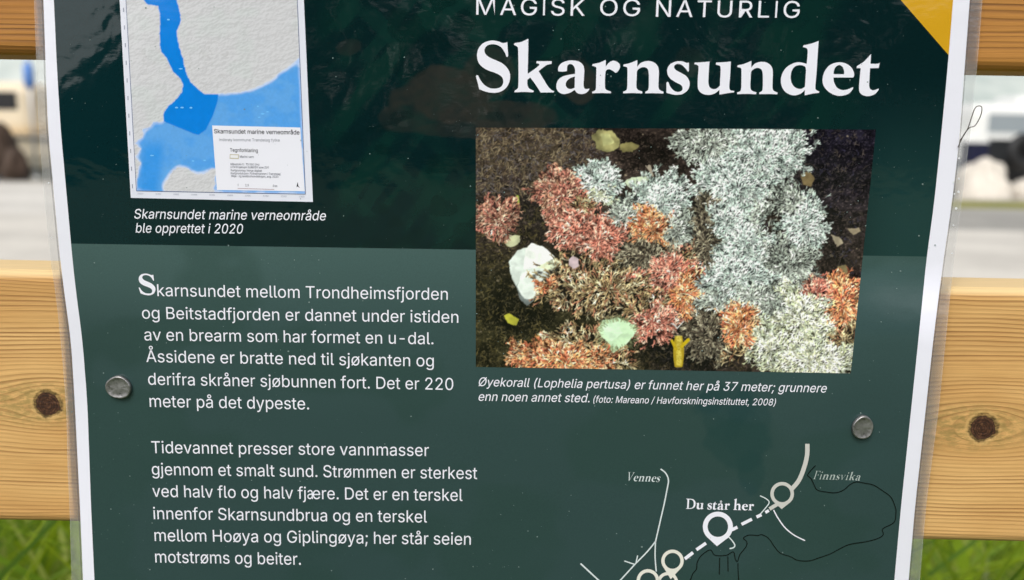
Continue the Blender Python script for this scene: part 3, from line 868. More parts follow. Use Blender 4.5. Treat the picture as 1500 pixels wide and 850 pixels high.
    REG = [('B', 950, 372, 66, 34, 0), ('B', 1034, 345, 22, 80, -.1), ('B', 1040, 490, 50, 44, -.1), ('G', 1112, 330, 16, 40, -.2),
        ('G', 1040, 208, 60, 30, 0), ('W', 1112, 218, 68, 46, .15), ('W', 1150, 215, 30, 40, 0), ('W', 1078, 268, 54, 40, .1), ('W', 1064, 325, 40, 44, .05),
        ('G', 1160, 296, 38, 34, 0), ('W', 1090, 350, 36, 48, .1), ('W', 1176, 322, 34, 46, .1), ('G', 1152, 382, 46, 36, 0),
        ('W', 1078, 398, 64, 46, .1), ('G', 1102, 430, 50, 28, 0), ('G', 1050, 444, 40, 26, -.1), ('W', 968, 292, 46, 40, .05), ('G', 917, 315, 30, 26, -.05),
        ('G', 990, 335, 30, 32, -.05), ('W', 877, 262, 36, 28, .1), ('Y', 880, 284, 28, 16, -.1),
        ('C', 890, 415, 108, 50, -.05), ('C', 836, 438, 36, 22, -.2), ('C', 940, 452, 66, 30, -.1), ('C', 1002, 378, 32, 26, -.1),
        ('D', 826, 283, 38, 30, .1), ('C', 850, 298, 26, 18, -.1), ('D', 728, 317, 34, 28, -.02), ('P', 842, 335, 32, 30, .1), ('P', 876, 347, 36, 28, .15),
        ('O', 957, 330, 32, 34, .15), ('P', 985, 394, 40, 36, .1), ('O', 1004, 420, 22, 40, .05), ('P', 922, 402, 42, 16, -.15),
        ('O', 800, 416, 18, 12, -.25), ('C', 822, 404, 22, 12, -.2), ('P', 955, 466, 32, 28, .12), ('C', 852, 497, 66, 22, -.1), ('O', 832, 524, 70, 26, .15), ('C', 906, 528, 30, 16, -.15),
        ('O', 1080, 474, 28, 38, .1), ('C', 1074, 517, 28, 20, -.15), ('P', 1195, 424, 30, 20, 0), ('O', 1234, 440, 28, 34, .1), ('C', 1238, 492, 26, 36, 0),
        ('G', 1140, 450, 38, 26, -.05), ('Y', 1174, 460, 48, 48, .2), ('Y', 1130, 506, 36, 34, 0), ('Y', 1186, 522, 76, 36, .15), ('O', 1095, 452, 20, 14, -.1)]
    best = np.full((H, W), -9.0); lab = np.zeros((H, W), int)
    wx = X+14*(nz(16.0, 1)-0.5)*2; wy = Y+14*(nz(16.0, 2)-0.5)*2
    for i, (k, cx, cy, rx, ry, bias) in enumerate(REG):
        sc = 1-np.hypot((wx-cx)/rx, (wy-cy)/ry) + 0.55*(nz(9.0, 3+i)-0.5)+bias+(0.14 if k in 'PDO' else 0.0)
        m = sc > best; best[m] = sc[m]; lab[m] = i
    und = np.array([UND[q[0]] for q in REG], float)[lab]
    cov = sstep(-0.02, 0.16, best)*0.9
    A[:] = mixc(A, und*(0.45+1.0*N[5.0])[..., None], cov)
    hgt = np.clip((0.55*nz(9.0, 40)+0.45*nz(16.0, 41)-0.5)*2.6+0.5, 0, 1)
    hgt = np.clip(hgt*0.75+0.35*np.clip(best, 0, .7)/.7, 0, 1)
    ang = (nz(16.0, 50)-0.5)*5.0
    # crevices between the bushes
    pts = []
    nt = 19500
    while len(pts) < nt:
        x = 692+600*r.random(); y = 182+372*r.random()
        iy, ix = int((y-OY)*S), int((x-OX)*S)
        b = best[iy, ix]
        if b < -0.05 + 0.12*r.random(): continue
        k = REG[lab[iy, ix]][0]
        if r.random() > DEN[k]: continue
        h = hgt[iy, ix]
        if r.random() > 0.35+0.9*h: continue
        pts.append((h+0.55*r.random(), x, y, h))
    pts.sort()
    DK = np.array((30., 27., 27.))
    for _, x, y, h in pts:
        jx, jy = x+r.normal(0, 2.0), y+r.normal(0, 2.0)
        iy, ix = int(np.clip((jy-OY)*S, 0, H-1)), int(np.clip((jx-OX)*S, 0, W-1))
        q = REG[lab[iy, ix]]; k = q[0]
        a = math.atan2((y-q[2])*1.2/q[4]-0.25, (x-q[1])/q[3]) + ang[iy, ix]*0.35 + r.normal(0, 0.45)
        l = LEN[k]*(0.5+0.8*r.random())
        f = 0.56+0.56*h+r.normal(0, 0.11)
        pal = PAL[k]
        c = np.clip(np.array(pal[r.integers(len(pal))], float)*f, 0, 246)
        w = 0.62+0.34*r.random()
        bx, by = x-l*.55*math.cos(a), y-l*.55*math.sin(a)
        a2 = a+r.normal(0, .3); ex, ey = x+l*.25*math.cos(a2), y+l*.25*math.sin(a2)
        stroke(x+.8, y+1.2, ex+.8, ey+1.2, w*1.15, w, DK, .7)
        stroke(bx, by, x, y, w*.9, w, c*0.80)
        stroke(x, y, ex, ey, w, w*.9, c)
        tip = np.clip(c*1.14+np.array((14., 18., 14.)), 0, 250)
        nb = 2 if r.random() < .75 else 1
        for s in range(nb):
            b = a2+(0.5 if s else -0.5)*(0.6+0.7*r.random()); l2 = l*(0.28+0.25*r.random())
            stroke(ex, ey, ex+l2*math.cos(b), ey+l2*math.sin(b), w*.85, w*.6, tip)
        if r.random() < .25:
            stroke(x+r.normal(0, 1.5), y+r.normal(0, 1.5), x+r.normal(0, 1.5), y+r.normal(0, 1.5), w*.8, w*.7, tip, .8)
    for y in np.linspace(494, 536, 22):                                    # the yellow sponge: rounded, lighter along its spine
        w = 3.6+2.4*math.sin((y-494)/42*3.0)
        stroke(994-w, y, 994+w, y, 2.0, 2.0, np.array((166, 144, 44.)))
    for y in np.linspace(494, 534, 16):
        stroke(992, y, 997, y, 1.6, 1.6, np.array((200, 184, 84.))*(0.9+0.15*r.random()))
    stroke(990, 511, 984, 499, 2.4, 2.0, np.array((186, 162, 34.))); stroke(998, 508, 1008, 498, 2.4, 2.6, np.array((190, 166, 32.)))
    for i in range(90):
        x, y = 987+13*r.random(), 494+42*r.random(); stroke(x, y, x+1, y+1, .6, .4, np.array((160, 134, 34.)), .6)
    # the green sponge, the lilac shell and a fallen twig lie on top
    facet([(876, 480), (883, 470), (905, 466), (930, 476), (933, 485), (921, 501), (899, 517), (893, 505), (880, 492)], (198, 228, 188), 51, 2.5, .12)
    facet([(884, 474), (905, 470), (912, 488), (895, 500), (884, 490)], (206, 234, 200), 52, 3, .1)
    for i in range(260):
        a = r.random()*6.283; rad = 1+.10*r.normal()
        x, y = 905+27*rad*math.cos(a), 489+22*rad*math.sin(a)
        stroke(x, y, x+3*math.cos(a), y+3*math.sin(a), .7, .5, np.array((160, 170, 126.))*(.5+.6*r.random()), .6)
    facet([(833, 380), (840, 375), (848, 380), (848, 390), (840, 394), (833, 389)], (186, 168, 172), 61, 1.5, .2)
    stroke(986, 474, 992, 481, 1, .9, np.array((200, 200, 196.))); stroke(992, 481, 1001, 471, .9, .7, np.array((200, 200, 196.))); stroke(988, 476, 983, 474, .8, .6, np.array((200, 200, 196.)))
    B = A
    for ax in (0, 1):
        B = (np.roll(B, 1, ax)+3.2*B+np.roll(B, -1, ax))/5.2
    B = np.clip((B-12)*1.12+6, 4, 250)
    nr, nc = 372, 600
    t = np.linspace(0, 1, nr)[:, None]; s = np.linspace(0, 1, nc)[None, :]
    TL, TR, BR, BL = (697., 187.), (1283., 190.), (1246., 547.), (697., 537.5)
    gx = (TL[0]*(1-s)+TR[0]*s)*(1-t)+(BL[0]*(1-s)+BR[0]*s)*t
    gy = (TL[1]*(1-s)+TR[1]*s)*(1-t)+(BL[1]*(1-s)+BR[1]*s)*t
    u = np.clip((gx-OX)*S, 0, W-2); v = np.clip((gy-OY)*S, 0, H-2)
    iu, iv = u.astype(int), v.astype(int); fu, fv = (u-iu)[..., None], (v-iv)[..., None]
    C = (B[iv, iu]*(1-fu)+B[iv, iu+1]*fu)*(1-fv)+(B[iv+1, iu]*(1-fu)+B[iv+1, iu+1]*fu)*fv
    grid_np('coral_photograph', at(gx, gy, 0.00010), print_mat('printed coral picture', None, 0.05, 0.12), sign, lin(C))
coral_print()

# ---- printed map
def map_print():
    card = [(172.5, -50.0), (443.0, -50.0), (458.5, 296.0), (191.8, 290.0)]
    mo = flat_poly('map_card', card, print_mat('map paper', (226, 228, 240), 0.02, 0.12), 0.00010)
    TL, TR, BR, BL = (182.0, -50.0), (433.5, -50.0), (447.6, 284.6), (200.0, 279.8)
    nr, nc = 420, 330
    t = np.linspace(0, 1, nr)[:, None]; s = np.linspace(0, 1, nc)[None, :]
    X = (TL[0]*(1-s)+TR[0]*s)*(1-t)+(BL[0]*(1-s)+BR[0]*s)*t
    Y = (TL[1]*(1-s)+TR[1]*s)*(1-t)+(BL[1]*(1-s)+BR[1]*s)*t
    # hill shading of the land
    def hgt(x, y):
        return fbm((x+0.45*y)/17, (y-0.25*x)/9, 3, 5)*0.55 + 0.42*fbm((x+.3*y)/4.6, y/2.8, 13, 3)
    e = 0.8
    hx = (hgt(X+e, Y)-hgt(X-e, Y))/(2*e); hy = (hgt(X, Y+e)-hgt(X, Y-e))/(2*e)
    ridg = np.abs(fbm((X+0.9*Y)/16, (Y-0.7*X)/60, 19, 3)-0.5)
    sh = np.clip(0.0+2.6*(hx+hy)+0.5*(0.12-ridg)*sstep(300, 200, X), -0.16, 0.12)*0.55+0.05*(fbm(X/1.5, Y/1.5, 83, 2)-0.5)
    land = lin((207, 207, 211))[None, None, :]*(1.0+sh)[..., None]
    rd = sstep(0.012, 0.004, np.abs(fbm(X/30, Y/26, 95, 3)-0.5))*0.16*sstep(0.3, 0.6, fbm(X/20, Y/20, 97, 2))
    land = land*(1-rd[..., None]) + rd[..., None]*lin((150, 146, 140))
    g = sstep(0.5, 0.7, fbm(X/40, Y/34, 23, 3))*0.5
    land = land*(1-g[..., None]) + g[..., None]*lin((202, 208, 208))*(1+sh)[..., None]
    j = 4.5*(fbm(X/5, Y/5, 29, 3)-0.5); j2 = 3.0*(fbm(X/5, Y/5, 37, 3)-0.5)
    a = lambda ox, oy, pts: [(p[0]/5+ox, p[1]/5+oy) for p in pts]
    leftbank = [(206, -55), (208, -10)]+a(170, 0, [(200, 0), (232, 32), (308, 45), (322, 100), (322, 300), (332, 380), (372, 430), (420, 530), (465, 570), (492, 625), (482, 680), (432, 740), (382, 780), (350, 830)])+a(180, 130, [(300, 240)])
    rightbank = [(257, -55), (259, -20)]+a(170, 0, [(446, 0), (458, 60), (478, 110), (470, 170), (447, 230), (456, 300), (475, 390), (490, 430), (512, 520), (545, 600), (600, 655), (650, 690), (750, 690)])
    deep = leftbank + a(180, 130, [(520, 330), (555, 340), (610, 300), (660, 200), (690, 110), (700, 55)]) + rightbank[::-1]
    east = a(170, 0, [(600, 655), (650, 690), (750, 690), (820, 681), (920, 676), (1000, 650), (1060, 622), (1140, 582), (1200, 530), (1290, 470), (1345, 420)]) + [(470, 84), (470, 300), (310, 300)] + a(180, 130, [(690, 590), (660, 590), (580, 628), (520, 620), (460, 578), (400, 575), (368, 600), (335, 650), (302, 700), (300, 760), (100, 760), (105, 640), (132, 540), (90, 500), (132, 440), (88, 400), (152, 350), (138, 300), (182, 288), (230, 242), (300, 240)]) + [(262, 150), (285, 140)]
    edge = np.where((Y > 166) | (X > 305), 0.0, 0.55); wd = in_poly(X+j*edge, Y+j2*edge, deep); we = in_poly(X+j, Y+j2, east)
    def blur(m, n):
        m = m.astype(float)
        for _ in range(n):
            for ax in (0, 1): m = (np.roll(m, 1, ax)+2*m+np.roll(m, -1, ax))/4
        return m
    wl_ = wd | we
    near = np.clip(blur(wl_, 60)+0.10*(fbm(X/12, Y/12, 91, 3)-0.5), 0, 1); soft = blur(wl_, 2)
    lightb = lin((98, 166, 232)); shelf = lin((196, 214, 246)); mid = lin((44, 146, 232)); deepc = lin((14, 128, 222))
    sea = np.zeros(X.shape+(3,)) + lightb
    sea = sea*(1-sstep(0.92, 0.62, near)[..., None]) + sstep(0.92, 0.62, near)[..., None]*shelf
    st = sstep(24, 6, np.abs(X-(222+(Y-240)*-0.12)))*sstep(195, 225, Y)
    sea = sea*(1-0.85*st[..., None]) + 0.85*st[..., None]*mid
    mott = sstep(0.42, 0.66, fbm(X/20, Y/16, 43, 4))[..., None]*0.5
    sea = sea*(1-mott)+mott*lin((72, 156, 236))
    sea *= (0.95+0.10*fbm(X/3, Y/3, 45, 2))[..., None]
    C = land*(1-soft[..., None]) + sea*soft[..., None]
    fringe = np.clip(1-np.abs(soft-0.45)/0.4, 0, 1)*0.6*(~wd)
    C = C*(1-fringe[..., None]) + fringe[..., None]*lin((226, 222, 232))
    sd_ = blur(wd, 1)[..., None]
    dc = deepc*(0.94+0.12*fbm(X/9, Y/9, 47, 3))[..., None]
    C = C*(1-sd_) + sd_*dc
    hole = sstep(3.2, 2.2, np.hypot(X-229, Y-26))
    C = C*(1-hole[..., None]*0) 
    grid_np('map_picture', at(X, Y, 0.00013), print_mat('printed map', None, 0.03, 0.12), mo, C)
    frame_m = print_mat('map frame ink', (92, 104, 140), 0.05)
    for p0, p1, w in ((TL, BL, .8), (TR, BR, .9), (BL, BR, 1.0)):
        ribbon('map_frame_line', [p0, p1], w, frame_m, 0.00016, mo)
    leg = a(180, 130, [(655, 270), (1300, 285), (1334, 752), (690, 742)])
    lo = flat_poly('map_legend', leg, print_mat('legend paper', (236, 236, 246), 0.015, 0.12), 0.00016, mo)
    return mo, lo

def catmull(pts, n=8):
    P = np.array(pts, float)
    if len(P) < 3: return P
    out = []
    for i in range(len(P)-1):
        p0 = P[max(i-1, 0)]; p1 = P[i]; p2 = P[i+1]; p3 = P[min(i+2, len(P)-1)]
        for k in range(n):
            t = k/n
            out.append(0.5*((2*p1)+(-p0+p2)*t+(2*p0-5*p1+4*p2-p3)*t*t+(-p0+3*p1-3*p2+p3)*t**3))
    out.append(P[-1])
    return np.array(out)

def ribbon(name, pts, w, mat, lift=0.00016, parent=None, smooth=True, seg=None):
    P = catmull(pts, 8) if smooth and len(pts) > 2 else np.array(pts, float)
    if len(P) == 2:
        t = np.linspace(0, 1, 14)[:, None]; P = P[0]*(1-t)+P[1]*t
    T = np.gradient(P, axis=0); T /= np.linalg.norm(T, axis=1)[:, None]+1e-9
    N = np.stack([-T[:, 1], T[:, 0]], 1)
    G = np.stack([P+N*w/2, P-N*w/2], 1)
    return grid_np(name, at(G[..., 0], G[..., 1], lift), mat, parent or sign)

mo, lo = map_print()
# ------------------------------------------------------------------ lettering
white_ink = print_mat('white ink', (236, 236, 246), 0.02, 0.12)
soft_white = print_mat('off white ink', (214, 224, 226), 0.02, 0.12)
grey_ink = print_mat('grey ink', (172, 184, 180), 0.03, 0.12)
cream_ink = print_mat('cream ink', (226, 224, 214), 0.02, 0.12)
pale_ink = print_mat('pale grey ink', (200, 199, 194), 0.02, 0.12)
black_ink = print_mat('dark ink', (10, 18, 20), 0.05, 0.12)

def lean(x):                       # how far a vertical of the print leans, per measured pixel of height
    return -1.34e-4*(x-610.0)

def fill_outlines(outs, offset=0.0):
    K = 200.0/max(1e-6, max(float(np.abs(o).max()) for o in outs))   # fill at a comfortable size
    cu = bpy.data.curves.new('outline', 'CURVE'); cu.dimensions = '2D'; cu.fill_mode = 'BOTH'
    for o in outs:
        sp = cu.splines.new('POLY'); sp.points.add(len(o)-1); sp.use_cyclic_u = True
        sp.points.foreach_set('co', np.column_stack([o*K, np.zeros(len(o)), np.ones(len(o))]).astype(np.float32).ravel())
    cu.offset = offset*K
    ob = bpy.data.objects.new('outline', cu); me = bpy.data.meshes.new_from_object(ob)
    co = np.zeros(len(me.vertices)*3, np.float32); me.vertices.foreach_get('co', co)
    F = [tuple(p.vertices) for p in me.polygons]
    bpy.data.objects.remove(ob); bpy.data.curves.remove(cu); bpy.data.meshes.remove(me)
    return co.reshape(-1, 3)[:, :2].astype(float)/K, F

